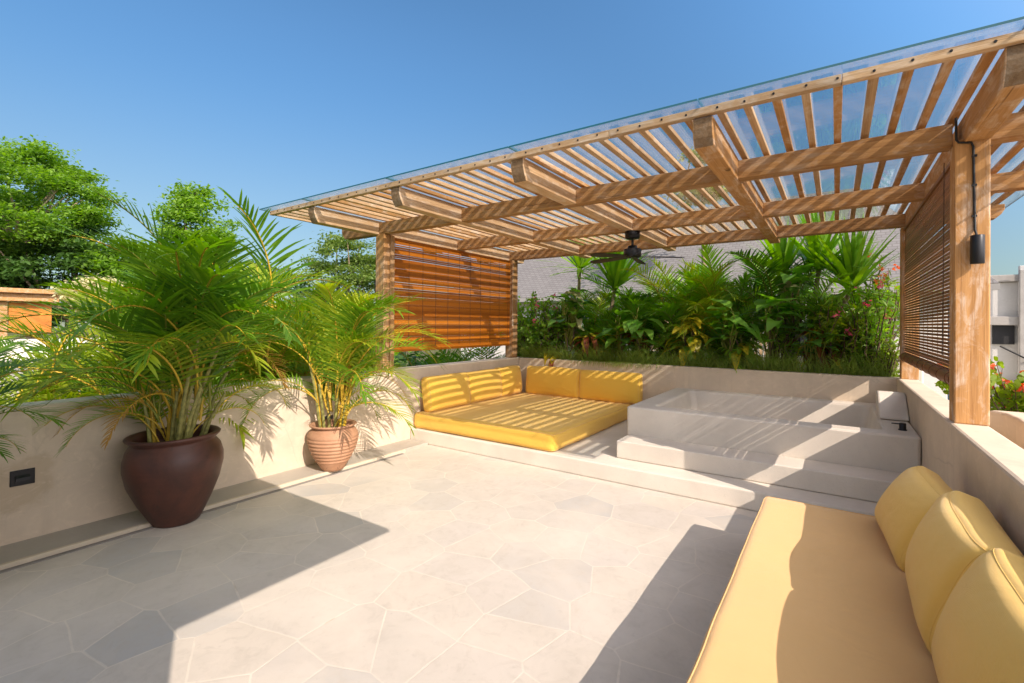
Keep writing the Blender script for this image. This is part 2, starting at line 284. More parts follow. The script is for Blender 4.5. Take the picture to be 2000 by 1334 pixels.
# ------------------------------------------------------------------ mesh helpers
class MB:
    def __init__(s): s.v = []; s.f = []; s.mi = []; s.sm = []
    def add(s, vs, fs, mi=0, smooth=False):
        o = len(s.v); s.v.extend(vs)
        for f in fs: s.f.append(tuple(i+o for i in f)); s.mi.append(mi); s.sm.append(smooth)
    def box(s, lo, hi, mi=0):
        x0, y0, z0 = lo; x1, y1, z1 = hi
        s.add([(x0, y0, z0), (x1, y0, z0), (x1, y1, z0), (x0, y1, z0), (x0, y0, z1), (x1, y0, z1), (x1, y1, z1), (x0, y1, z1)],
              [(0, 3, 2, 1), (4, 5, 6, 7), (0, 1, 5, 4), (1, 2, 6, 5), (2, 3, 7, 6), (3, 0, 4, 7)], mi)
    def tube(s, pts, rads, seg=8, mi=0, caps=True):
        pts = [Vector(p) for p in pts]; n = len(pts)
        if isinstance(rads, (int, float)): rads = [rads]*n
        t = (pts[1]-pts[0]).normalized(); ref = Vector((0, 0, 1)) if abs(t.z) < .9 else Vector((1, 0, 0)); u = t.cross(ref).normalized()
        vs = []
        for i, p in enumerate(pts):
            t = (pts[min(i+1, n-1)]-pts[max(i-1, 0)]).normalized(); u = (u-t*u.dot(t)).normalized(); w_ = t.cross(u)
            for k in range(seg):
                a = 2*math.pi*k/seg; vs.append(tuple(p+(u*math.cos(a)+w_*math.sin(a))*rads[i]))
        fs = [(i*seg+k, i*seg+(k+1) % seg, (i+1)*seg+(k+1) % seg, (i+1)*seg+k) for i in range(n-1) for k in range(seg)]
        s.add(vs, fs, mi, True)
        if caps: s.add(vs[:seg], [tuple(range(seg))[::-1]], mi); s.add(vs[-seg:], [tuple(range(seg))], mi)
    def lathe(s, prof, seg=40, mi=0, c=(0, 0)):
        vs = [(c[0]+r*math.cos(2*math.pi*k/seg), c[1]+r*math.sin(2*math.pi*k/seg), z) for r, z in prof for k in range(seg)]
        fs = [(i*seg+k, i*seg+(k+1) % seg, (i+1)*seg+(k+1) % seg, (i+1)*seg+k) for i in range(len(prof)-1) for k in range(seg)]
        s.add(vs, fs, mi, True); s.add(vs[:seg], [tuple(range(seg))[::-1]], mi); s.add(vs[-seg:], [tuple(range(seg))], mi)
    def strip(s, pts, sides, widths, mi=0, mid=None):
        vs = []; n = len(pts)
        for p, sd_, wd in zip(pts, sides, widths): vs += [tuple(p-sd_*wd), tuple(p+sd_*wd)]
        s.add(vs, [(2*i, 2*i+1, 2*i+3, 2*i+2) for i in range(n-1)], mi, False)
    def prism(s, poly, axis, a, b, mi=0):
        n = len(poly)
        def P(p, q): return (q, p[0], p[1]) if axis == 0 else ((p[0], q, p[1]) if axis == 1 else (p[0], p[1], q))
        vs = [P(p, a) for p in poly]+[P(p, b) for p in poly]
        s.add(vs, [tuple(range(n)), tuple(range(2*n-1, n-1, -1))]+[(i, i+n, (i+1) % n+n, (i+1) % n) for i in range(n)], mi)
    def build(s, name, mats, parent=None, loc=None, bevel=0, bseg=2):
        me = bpy.data.meshes.new(name); me.from_pydata(s.v, [], s.f)
        if not isinstance(mats, (list, tuple)): mats = [mats]
        for m in mats: me.materials.append(m)
        me.polygons.foreach_set('material_index', s.mi); me.polygons.foreach_set('use_smooth', s.sm); me.update()
        if bevel or s.sm.count(False) and len(s.v) < 400:
            bm = bmesh.new(); bm.from_mesh(me); bmesh.ops.recalc_face_normals(bm, faces=bm.faces)
            if bevel:
                ed = [e for e in bm.edges if len(e.link_faces) == 2 and e.calc_face_angle(0) > .5]
                bmesh.ops.bevel(bm, geom=ed, offset=bevel, segments=bseg, profile=.5, affect='EDGES')
            bm.to_mesh(me); bm.free()
        o = bpy.data.objects.new(name, me); COL.objects.link(o)
        if parent: o.parent = parent
        if loc: o.location = loc
        return o
def tag(o, label, cat, group=None, kind=None):
    o['label'] = label; o['category'] = cat
    if group: o['group'] = group
    if kind: o['kind'] = kind
    return o
def struct(o, label=None):
    o['kind'] = 'structure'
    if label: o['label'] = label
    return o
def thing(name, label, cat, loc=(0, 0, 0), rz=0, group=None):
    o = bpy.data.objects.new(name, None); o.empty_display_size = .1; COL.objects.link(o); o.location = loc; o.rotation_euler = (0, 0, rz)
    return tag(o, label, cat, group)
def copy_of(src, parent, loc, rot, sc):
    c = src.copy(); COL.objects.link(c); c.parent = parent; c.location = loc; c.rotation_euler = rot; c.scale = (sc, sc, sc) if isinstance(sc, (int, float)) else sc
    return c
def box_obj(name, lo, hi, mat, parent=None, bevel=.012):
    c = [(a+b)/2 for a, b in zip(lo, hi)]; b = MB(); b.box([l-k for l, k in zip(lo, c)], [h-k for h, k in zip(hi, c)])
    return b.build(name, mat, parent, c, bevel)
def timber(name, p0, p1, wd, ht, mat, parent, rnd, end0=None, end1=None, bevel=.006):
    """a beam whose local X runs along its length; p0,p1 = centre of the bottom face"""
    p0 = Vector(p0); p1 = Vector(p1); L = (p1-p0).length; d = (p1-p0).normalized()
    prof = [(0, 0), (L, 0), (L, ht), (0, ht)]
    if end0: prof = [(end0*.55, 0)]+prof[1:3]+[(0, ht), (0, ht*.62), (end0*.2, ht*.3)]
    if end1: prof = [q for q in prof if q != (L, 0)]; i = prof.index((L, ht)); prof = prof[:i]+[(L-end1*.55, 0), (L-end1*.2, ht*.3), (L, ht*.62)]+prof[i:]
    b = MB(); b.prism(prof, 1, -wd/2, wd/2)
    o = b.build(name, [mat, M['wood_end']], parent, None, bevel)
    for p_ in o.data.polygons:
        if abs(p_.normal.x) > .6 and p_.area > .0004: p_.material_index = 1
    if abs(d.z) > .9: o.rotation_euler = (0, -math.pi/2, 0)
    else: o.rotation_euler = (0, 0, math.atan2(d.y, d.x))
    o.location = p0; return o
def soft_box(w_, d_, h_, r, puff=(.02, .02, .02), n=14, seed=0, wr=.006, pinch=0, crease=0):
    """an upholstered block centred on the origin"""
    global RIMS
    RIMS = {}
    bm = bmesh.new(); bmesh.ops.create_cube(bm, size=2); bmesh.ops.subdivide_edges(bm, edges=bm.edges[:], cuts=n, use_grid_fill=True)
    hx, hy, hz = w_/2, d_/2, h_/2
    for v in bm.verts:
        c = v.co.copy(); u = [math.copysign(abs(a)**.85, a) for a in c]
        p = Vector((u[0]*hx, u[1]*hy, u[2]*hz)); q = Vector((max(-hx+r, min(hx-r, p.x)), max(-hy+r, min(hy-r, p.y)), max(-hz+r, min(hz-r, p.z))))
        dd = p-q
        if dd.length > 1e-6: p = q+dd.normalized()*r
        k = [(1-a*a)**1.15 for a in c]
        p.x += math.copysign(puff[0], c.x)*k[1]*k[2]*(abs(c.x) > .99); p.y += math.copysign(puff[1], c.y)*k[0]*k[2]*(abs(c.y) > .99); p.z += math.copysign(puff[2], c.z)*k[0]*k[1]*(abs(c.z) > .99)
        if pinch:
            e = abs(c.x)**3*abs(c.z)**3; p.x += math.copysign(pinch, c.x)*e; p.z += math.copysign(pinch, c.z)*e
            p.y *= 1-.35*e
        nn = Vector((noise.noise(p*4+Vector((seed, 0, 0))), noise.noise(p*4+Vector((0, seed+9, 0))), noise.noise(p*4+Vector((0, 0, seed+5)))))
        if crease: p.y += crease*abs(noise.noise(Vector((p.x*7+seed, p.z*22, seed))))*k[0]*k[2]*-1.5
        v.co = p+nn*wr
        for ax in (1, 2):
            oth = [abs(c[a]) for a in range(3) if a != ax]
            if abs(c[ax]) > .999 and max(oth) > .999:
                o2 = [c[a] for a in range(3) if a != ax]; RIMS.setdefault((ax, 1 if c[ax] > 0 else -1), []).append((math.atan2(o2[1], o2[0]), v.co.copy()))
    return bm
def bm_obj(name, bm, mat, parent=None, smooth=True):
    me = bpy.data.meshes.new(name); bm.to_mesh(me); bm.free(); me.materials.append(mat)
    if smooth: me.polygons.foreach_set('use_smooth', [True]*len(me.polygons))
    o = bpy.data.objects.new(name, me); COL.objects.link(o)
    if parent: o.parent = parent
    return o
rnd = random.Random(7)
XL, XR, YP, YB, ZW, ZP = -4.49, .56, 4.27, 6.76, .93, .16
# ------------------------------------------------------------------ ground, terrace, walls
b = MB(); b.add([(-400, -400, -3.3), (400, -400, -3.3), (400, 400, -3.3), (-400, 400, -3.3)], [(0, 1, 2, 3)]); struct(b.build('ground', M['ground']), 'dry ground far below the roof terrace')
b = MB(); b.add([(-4.165, -.58, 0), (XR, -.58, 0), (XR, YP+.02, 0), (-4.165, YP+.02, 0)], [(0, 1, 2, 3)]); struct(b.build('terrace_floor', M['floor']), 'pale irregular flagstone terrace floor with cream grout')
box_obj('terrace_slab', (-4.66, -.58, -.5), (.72, 8.4, -.02), M['concrete'])['kind'] = 'structure'
k = thing('drain_kerb', 'low grey stone kerb strip with pale edge along the left wall', 'kerb'); k['kind'] = 'structure'
box_obj('stone_band', (XL-.01, -.57, -.01), (-4.165, 4.262, .03), M['stone'], k, .004)
box_obj('pale_edge', (-4.163, -.57, -.01), (-4.128, 3.86, .033), M['nosing'], k, .006)
box_obj('shade_edge', (-4.126, -.57, -.01), (-4.085, 3.80, .006), M['stone_shade'], k, .003)  # dark strip coloured in for the shade on the kerb face
lw = box_obj('parapet_wall', (-4.69, -.55, -.4), (XL, 6.95, ZW), M['plaster_left'], None, .018)
lw.data.transform(Matrix.Translation(lw.location)); lw.location = (0, 0, 0)
tag(lw, 'long cream plaster parapet wall behind the two potted palms', 'wall')
bw = box_obj('parapet_wall', (XL+.003, YB, -.4), (XR+.17, YB+.14, ZW-.002), M['plaster'], None, .014)
tag(bw, 'cream plaster planter wall behind the daybed and tub, below the hedge of plants', 'wall')
rw = box_obj('parapet_wall', (XR, -.55, -.4), (.735, YB-.003, ZW), M['plaster'], None, .016)
tag(rw, 'cream plaster wall on the right carrying the thick wooden post', 'wall')
pf = box_obj('platform', (XL+.004, YP, 0), (XR-.004, YB-.004, ZP), M['terrazzo2'], None, .012)
tag(pf, 'low cream cement platform step under the pergola', 'platform')
b = MB(); b.add([(XL-.75, YB+.13, .80), (.75, YB+.13, .80), (.75, 8.35, .80), (XL-.75, 8.35, .80)], [(0, 1, 2, 3)]); struct(b.build('planter_soil', M['soil']), 'soil of the planter bed behind the back wall')
box_obj('planter_bed', (XL-.75, YB+.25, -.45), (.75, 8.35, .79), M['plaster'])['kind'] = 'structure'
# neighbouring curved planter rim right of the wall
cp = MB(); arc = [(.84, 4.45), (.90, 4.36), (.915, 4.15), (.90, 3.9), (.86, 3.6), (.82, 3.3), (.79, 2.9), (.78, 2.0), (2.6, 2.0), (2.6, 4.45)]
cp.prism(arc, 2, -.4, .945); o = cp.build('curved_wall', M['plaster'], None, None, .02, 3); tag(o, 'curved cream plaster rim right of the thick wooden post', 'wall')
box_obj('gutter_floor', (.737, 1.5, .3), (.93, 4.44, .70), M['plaster'])['kind'] = 'structure'
# the house whose roof throws the big shadow (stands behind the camera)
h = thing('house', 'plain cream house with a flat roof overhang at the terrace edge', 'house')
box_obj('wall', (-3.2, -4.5, -3.2), (1.07, -.595, 2.8), M['plaster_house'], h, .02)
box_obj('roof', (-2.28, -4.6, 2.802), (1.09, .735, 2.845), M['plaster_house'], h, .006)
# ------------------------------------------------------------------ tub
t = thing('plunge_tub', 'pale cement plunge tub with a front step on the platform', 'tub', (-.64, 5.8, ZP))
T0 = Vector(t.location)
def rrect(x0, y0, x1, y1, r, z, n=6):
    out = []
    for cx, cy_, a0 in ((x1-r, y0+r, -90), (x1-r, y1-r, 0), (x0+r, y1-r, 90), (x0+r, y0+r, 180)):
        for i in range(n+1):
            a = R(a0+90*i/n); out.append((cx+r*math.cos(a)-T0.x, cy_+r*math.sin(a)-T0.y, z-T0.z))
    return out
X0, X1, Y0, Y1 = -1.845, XR-.003, 4.875, YB-.003
rings = [rrect(X0, Y0, X1, Y1, .03, ZP+.002), rrect(X0, Y0, X1, Y1, .03, .612), rrect(X0+.006, Y0+.006, X1-.006, Y1-.006, .03, .624), rrect(X0+.018, Y0+.018, X1-.018, Y1-.018, .03, .63),
         rrect(-1.625, 5.055, .345, 6.60, .07, .63), rrect(-1.61, 5.07, .33, 6.585, .07, .624), rrect(-1.60, 5.08, .32, 6.575, .08, .60), rrect(-1.55, 5.12, .27, 6.53, .1, .32), rrect(-1.50, 5.17, .22, 6.48, .1, .25), rrect(-1.40, 5.27, .12, 6.38, .1, .225)]
b = MB(); n_ = len(rings[0]); vs = [p for r_ in rings for p in r_]
b.add(vs, [(i*n_+k_, i*n_+(k_+1) % n_, (i+1)*n_+(k_+1) % n_, (i+1)*n_+k_) for i in range(len(rings)-1) for k_ in range(n_)], 0, False)
b.add(rings[-1], [tuple(range(n_))]); b.build('basin', M['terrazzo'], t)
def rel(o, par): o.location = Vector(o.location)-Vector(par.location); return o
rel(box_obj('step', (-1.82, 4.535, ZP+.002), (XR-.004, 4.873, .336), M['terrazzo'], t, .01), t)
hb = MB(); hb.prism([(5.60, .634), (5.60, .655), (5.88, .835), (5.96, .855), (6.06, .85), (6.08, .634)], 0, .338, .556); o = hb.build('headrest', M['terrazzo'], t, None, .014); rel(o, t)
tp = MB(); tp.lathe([(.0001, 0), (.03, 0), (.03, .008), (.024, .01), (.024, .055), (.02, .06), (.0001, .06)], 24); tp.tube([(-.02, 0, .05), (-.075, -.01, .052)], [.006, .005], 8)
tp.build('tap', M['black'], t, Vector((.465, 5.14, .63))-T0)
# ------------------------------------------------------------------ daybed and bench
bm = soft_box(2.07, 2.42, .20, .05, (.012, .016, .02), 40, 3, .006)
o = bm_obj('daybed_mattress', bm, M['yellow2']); o.location = (-3.445, 5.515, ZP+.101); tag(o, 'large square yellow daybed mattress on the platform', 'mattress')
def seam(key, parent, rad=.0035, mat='piping'):
    pts = [p for a, p in sorted(RIMS[key], key=lambda q: q[0])]; pts.append(pts[0]); b = MB(); b.tube(pts, rad, 6, 0, False); return b.build('piping', M[mat], parent)
seam((2, 1), o, .005); seam((2, -1), o, .005)
def cushion(x, y, z, wlen, hh, th, rz, tilt, label, seed, mat='yellow2'):
    bm = soft_box(wlen, th, hh, .045, (.012, .045, .012), 20, seed, .010, .010, .008)
    o = bm_obj('back_cushion', bm, M[mat]); seam((1, -1), o); seam((1, 1), o); o.location = (x, y, z); o.rotation_euler = (tilt, 0, rz)
    return tag(o, label, 'cushion', 'yellow daybed back cushions')
cushion(-4.345, 4.80, .585, .79, .44, .17, R(-91), R(8), 'yellow back cushion nearest the terrace on the daybed left side', 1)
cushion(-4.345, 5.585, .585, .80, .43, .17, R(-89), R(9), 'middle one of three yellow back cushions along the left wall', 2)
cushion(-4.35, 6.26, .59, .58, .44, .17, R(-90), R(7), 'yellow back cushion in the daybed corner by the wooden post', 3)
cushion(-3.74, 6.645, .585, .955, .44, .17, R(0), R(-6), 'yellow back cushion along the back wall beside the corner', 4)
cushion(-2.775, 6.645, .582, .945, .43, .17, R(0), R(-6), 'yellow back cushion along the back wall beside the cement tub', 5)
bb = box_obj('plaster_bench', (-.372, -.5, .002), (XR-.004, 3.50, .25), M['plaster'], None, .012); tag(bb, 'plaster bench base under the long yellow mattress', 'bench')
bm = soft_box(.945, 3.96, .135, .035, (.006, .006, .012), 44, 8, .005)
o = bm_obj('bench_mattress', bm, M['yellow']); o.location = (.083, 1.55, .319); tag(o, 'long yellow bench mattress in the foreground along the right wall', 'mattress')
seam((2, 1), o, .004, 'yellow'); seam((2, -1), o, .004, 'yellow')
def pillow(y, label, seed, rz, x=.385, tilt=R(20), z=.615, wl=.68, hh=.46):
    bm = soft_box(wl, .17, hh, .05, (.02, .055, .004), 34, seed, .006, .02, .003)
    o = bm_obj('throw_pillow', bm, M['pillow']); seam((1, 1), o, .0015, 'pillow'); seam((1, -1), o, .0015, 'pillow'); o.location = (x, y, z); o.rotation_euler = (tilt, 0, R(90)+rz)
    tag(o, label, 'pillow', 'big yellow pillows leaning on the right wall')
    return o
pillow(3.10, 'far one of the yellow pillows, near the tub steps', 11, R(4), .35, R(30), .552, .66, .37)
pillow(2.42, 'yellow pillow between two others on the right bench', 12, R(-2), .385, R(19), .592, .69, .40)
pillow(1.73, 'nearest yellow pillow, cut by the photo edge on the bench', 13, R(2), .40, R(18), .60, .69, .415)
# ------------------------------------------------------------------ pergola
pg = thing('pergola', 'teak pergola with slatted glass roof over daybed and tub', 'pergola')
W, WL, WP = M['wood'], M['wood_light'], M['wood_post']
ZBB, ZBT, ZRB, ZRT, ZS, ZST = 2.587, 2.725, 2.606, 2.75, 2.752, 2.786
Y1_, Y2_, Y3_ = 3.84, 5.285, 6.63
XRF = [-4.60, -3.285, -1.94, -.605, .734]; WR = .117
def post(x0, x1, y0, y1, z0, z1, mat):
    cx, cy_ = (x0+x1)/2, (y0+y1)/2; b = MB(); b.box((0, -(y1-y0)/2, -(x1-x0)/2), (z1-z0, (y1-y0)/2, (x1-x0)/2))
    o = b.build('post', mat, pg, (cx, cy_, z0), .007); o.rotation_euler = (0, -math.pi/2, 0); return o
post(.578, .731, 3.79, 3.945, ZW+.001, ZRB-.002, WP)
post(.585, .735, 6.64, 6.79, ZW+.001, ZBB-.002, WP)
post(-4.652, -4.503, 3.835, 3.985, ZW+.001, ZBB-.002, W)
post(-4.652, -4.503, 6.60, 6.75, ZW+.001, ZBB-.002, W)
b = MB(); b.box((0, -.03, -.008), (1.64, .03, .008)); o = b.build('batten', W, pg, (-4.487, 3.955, ZW+.003), .003); o.rotation_euler = (0, -math.pi/2, R(0))
# three long beams
timber('beam', (-5.33, Y1_+.055, ZBB), (.576, Y1_+.055, ZBB), .11, ZBT-ZBB, W, pg, rnd, .12)
timber('beam', (.733, Y1_+.055, ZBB), (1.38, Y1_+.055, ZBB), .11, ZBT-ZBB, W, pg, rnd, None, .12)
timber('beam', (-5.33, Y2_+.055, ZBB), (1.38, Y2_+.055, ZBB), .11, ZBT-ZBB, W, pg, rnd, .12, .12)
timber('beam', (-5.33, Y3_+.055, ZBB), (1.38, Y3_+.055, ZBB), .11, ZBT-ZBB, W, pg, rnd, .12, .12)
# rafters are lapped onto the beams: their lengths between beams sit a few mm lower
for i, x in enumerate(XRF):
    cx = x-WR/2; r_ = timber('rafter', (cx, 2.975, ZRB-.026+.004*(i % 3)), (cx, 7.12, ZRB-.026+.004*(i % 3)), WR, ZRT-ZRB+.02, WL if i < 3 else WP, pg, rnd, .085, .085)
# slats
slx = [-5.42+.1445*k_ for k_ in range(5)]
for i in range(4):
    a, c = XRF[i]+.034, XRF[i+1]-WR-.034; slx += [a+(c-a)*k_/8 for k_ in range(9)]
slx += [.734+.034+.145*k_ for k_ in range(5)]
for x in slx:
    jy = rnd.uniform(-.01, .01); timber('slat', (x+rnd.uniform(-.004, .004), 2.998, ZS+.001), (x+rnd.uniform(-.004, .004), 7.42+jy, ZS+.001), .041+rnd.uniform(-.003, .003), ZST-ZS-.002, WL if rnd.random() < .55 else WP, pg, rnd, None, None, .003)
xs = [-5.445, -4.0, -2.55, -1.25, .02, 1.45]
for i in range(5): timber('fascia', (xs[i]+.001, 2.972, ZS-.003), (xs[i+1]-.001, 2.972, ZS-.003), .048, .046, WL, pg, rnd, None, None, .004)
timber('fascia', (-5.445, 7.45, ZS-.003), (1.45, 7.45, ZS-.003), .045, .046, WL, pg, rnd, None, None, .004)
b = MB(); b.tube([(0, 0, 0), (0, .012, 0)], .0065, 8); sc0 = b.build('screw', M['black'], pg); first = True
for x in slx:
    if first: sc0.location = (x, 2.944, ZS+.022); first = False
    else: copy_of(sc0, pg, (x+rnd.uniform(-.006, .006), 2.944, ZS+.02+rnd.uniform(-.005, .005)), (0, 0, 0), 1)
gx = [-5.51, -4.66, -3.345, -2.0, -.665, .675, 1.53]
for i in range(6):
    b = MB(); x0, x1 = gx[i]+.003, gx[i+1]-.003; b.box((x0, 2.862, 2.801), (x1, 7.55, 2.813), 0)
    b.mi = [0, 0, 1, 1, 1, 1]; b.build('glass_panel', [M['glass'], M['glass_edge']], pg)
# ------------------------------------------------------------------ blinds
def blind(name, x, y0, y1, ztop, zbot, mat, label, pitch, roll, seed, sway=0, fill=(.78, .93), even=False):
    t = thing(name, label, 'blind', (x, (y0+y1)/2, ztop)); r = random.Random(seed); L = y1-y0; b = MB(); z = -.03
    while z > zbot-ztop+.03:
        hgt = pitch*(r.uniform(*fill) if even or r.random() < .86 else r.uniform(.72, .88)); jj = r.uniform(-.003, .003); xx = sway*math.sin(z*5)+r.uniform(-.002, .002)
        b.box((xx-.003, -L/2+jj, z-hgt), (xx+.003, L/2+jj, z)); z -= pitch if even or r.random() < .9 else pitch*1.08
    b.build('slat_screen', mat, t)
    b = MB(); n = max(6, int(L/.22))
    for i in range(n):
        y = -L/2+.06+(L-.12)*i/(n-1); b.tube([(.008, y, 0), (.008, y, (zbot-ztop))], .0022, 5)
    b.build('lacing', M['twig'], t)
    b = MB(); b.box((-.015, -L/2, -.03), (.015, L/2, .0)); b.build('head_rail', mat, t, None, .003)
    b = MB()
    if roll:
        pr_ = []; 
        for k_ in range(60):
            a = k_*.42; rr = .018+.0006*k_; pr_.append((rr*math.cos(a), rr*math.sin(a)))
        b.tube([(0, -L/2, zbot-ztop), (0, -L/6, zbot-ztop), (0, L/6, zbot-ztop), (0, L/2, zbot-ztop)], roll, 18)
        for k_ in range(9): yy = -L/2+.1+(L-.2)*k_/8; b.tube([(0, yy-.004, zbot-ztop), (0, yy+.004, zbot-ztop)], roll+.004, 18)
    else: b.box((-.012, -L/2, zbot-ztop), (.012, L/2, zbot-ztop+.05))
    b.build('bottom_roll' if roll else 'bottom_rail', mat, t)
    return t
lb = blind('roll_blind', -4.565, 3.99, 6.595, 2.57, 1.14, M['blind'], 'orange bamboo blind hanging between the two left posts', .0245, 0, 5, 0, (.965, 1.0))
rb = blind('roll_blind', .618, 3.95, 6.64, 2.57, 1.172, M['blind_shaded'], 'bamboo blind coloured dark for its shaded side, rolled up at its foot beside the thick right post', .0245, .046, 9, .003, (.72, .80))
b = MB(); b.tube([(-.055, -1.27, -.03), (-.055, -1.26, -.7), (-.06, -1.262, -1.25)], .003, 6); b.build('pull_cord', M['twig'], rb)
b = MB(); b.tube([(.075, 1.29, -.05), (.075, 1.285, -1.0)], .003, 6); b.tube([(.075, 1.285, -1.0), (.075, 1.285, -1.1)], .012, 8); b.build('pull_cord', M['nosing'], lb)
# ------------------------------------------------------------------ fan and lamps
fan = thing('ceiling_fan', 'black ceiling fan hanging from the pergola beams', 'fan', (-1.96, 5.34, 2.585))
b = MB(); b.lathe([(.0001, 0), (.085, 0), (.085, -.07), (.07, -.085), (.0001, -.085)], 28); b.build('canopy', M['black'], fan)
b = MB(); b.tube([(0, 0, -.08), (0, 0, -.2)], .014, 12); b.build('rod', M['black'], fan)
b = MB(); b.lathe([(.0001, -.16), (.05, -.165), (.06, -.20), (.1, -.205), (.1, -.285), (.09, -.30), (.0001, -.30)], 28); b.build('motor', M['black'], fan)
bl = MB()
prof = [(.07, .03), (.16, .038), (.32, .05), (.46, .054), (.55, .048), (.585, .026)]
for zz, fl in ((0, False), (-.008, True)):
    vs = []
    for r_, hw in prof: vs += [(r_, -hw, zz-hw*.22), (r_, hw, zz+hw*.22)]
    bl.add(vs, [((2*i, 2*i+2, 2*i+3, 2*i+1) if not fl else (2*i, 2*i+1, 2*i+3, 2*i+2)) for i in range(5)])
o = bl.build('blade', M['blade'], fan, (0, 0, -.285)); base_ang = math.degrees(YAW)
o.rotation_euler = (0, R(2), R(base_ang-9))
for k_ in range(1, 5): copy_of(o, fan, (0, 0, -.285), (0, R(2), R(base_ang-9+72*k_)), 1)
lp = thing('wall_lamp', 'black cylinder lamp with cable on the thick right post', 'lamp', (.668, 3.79, 1.945))
b = MB(); b.lathe([(.0001, -.082), (.03, -.082), (.031, -.08), (.031, .08), (.03, .082), (.0001, .082)], 28, 0, (0, -.042)); b.build('shade', M['black'], lp)
b = MB(); b.box((-.012, -.02, -.03), (.012, -.001, .03)); b.build('bracket', M['black'], lp)
b = MB(); b.tube([(0, -.03, .08), (-.004, -.008, .12), (-.008, -.006, .35), (-.01, -.006, .50), (-.012, -.006, .605), (-.02, -.006, .63), (-.075, -.006, .642), (-.085, -.006, .66), (-.087, -.006, .79)], .0065, 8)
for zz in (.2, .38, .55): b.box((-.018, -.012, zz-.006), (.004, -.001, zz+.006))
b.build('cable', M['cable'], lp)
l2 = thing('wall_lamp', 'black cylinder lamp on the left front post behind palm fronds', 'lamp', (-4.655, 3.90, 1.945))
b = MB(); b.lathe([(.0001, -.082), (.03, -.082), (.031, -.08), (.031, .08), (.03, .082), (.0001, .082)], 24, 0, (-.042, 0)); b.build('shade', M['black'], l2)
b = MB(); b.box((-.02, -.012, -.03), (-.001, .012, .03)); b.build('bracket', M['black'], l2)
b = MB(); b.tube([(-.03, 0, .08), (-.006, 0, .12), (-.006, 0, .63)], .006, 8); b.build('cable', M['cable'], l2)
def steplight(y, label):
    t = thing('step_light', label, 'wall light', (XL, y, .455)); b = MB(); b.box((.001, -.06, -.052), (.008, .06, .052)); b.build('plate', M['black'], t, None, .003)
    b = MB(); b.prism([(-.022, .008), (-.022, .024), (.0, .022), (.018, .0085)], 1, -.035, .035)
    o = b.build('hood', M['black'], t)
    for v in o.data.vertices: x, y_, z = v.co; v.co = (z, y_, x)
    return t
steplight(.772, 'black recessed step light on a damp patch of the left wall')
steplight(3.08, 'black recessed step light behind the small terracotta pot')
# ------------------------------------------------------------------ pots
bp = MB(); bp.lathe([(.0001, 0), (.155, 0), (.168, .012), (.195, .06), (.255, .17), (.315, .31), (.342, .43), (.34, .50), (.318, .57), (.286, .612), (.283, .622), (.300, .634), (.318, .652), (.322, .664), (.312, .672), (.285, .668), (.268, .652), (.266, .62), (.29, .55), (.0001, .55)], 56)
for i, v in enumerate(bp.v):
    d = noise.noise(Vector(v)*3)*.012; l = math.hypot(v[0], v[1]) or 1; bp.v[i] = (v[0]*(1+d/l), v[1]*(1+d/l), v[2])
o = bp.build('clay_pot', M['pot_big'], None, (-4.115, 1.53, .002)); o.rotation_euler = (R(1.0), R(-.8), .4); o.scale = (.93, .93, .985); tag(o, 'large dark red-brown clay jar holding the big palm', 'pot')
prof = [(.0001, 0), (.088, 0), (.098, .01)]
for k_ in range(60):
    z = .02+k_*.40/60; s_ = z/.45; rr = .098+.144*math.sin(min(1, s_/.78)*math.pi/2)**1.0 if s_ < .78 else .242-.05*((s_-.78)/.17)**1.5
    if .09 < z < .34: rr += .005*math.sin((z-.09)*2*math.pi/.036)
    prof.append((rr, z))
prof += [(.19, .425), (.200, .436), (.222, .446), (.226, .455), (.216, .463), (.196, .458), (.182, .44), (.185, .40), (.0001, .40)]
sp = MB(); sp.lathe(prof, 48); o = sp.build('clay_pot', M['pot_small'], None, (-4.16, 2.915, .036)); tag(o, 'small ribbed terracotta pot with dark drip marks', 'pot')
o.location.z = .034
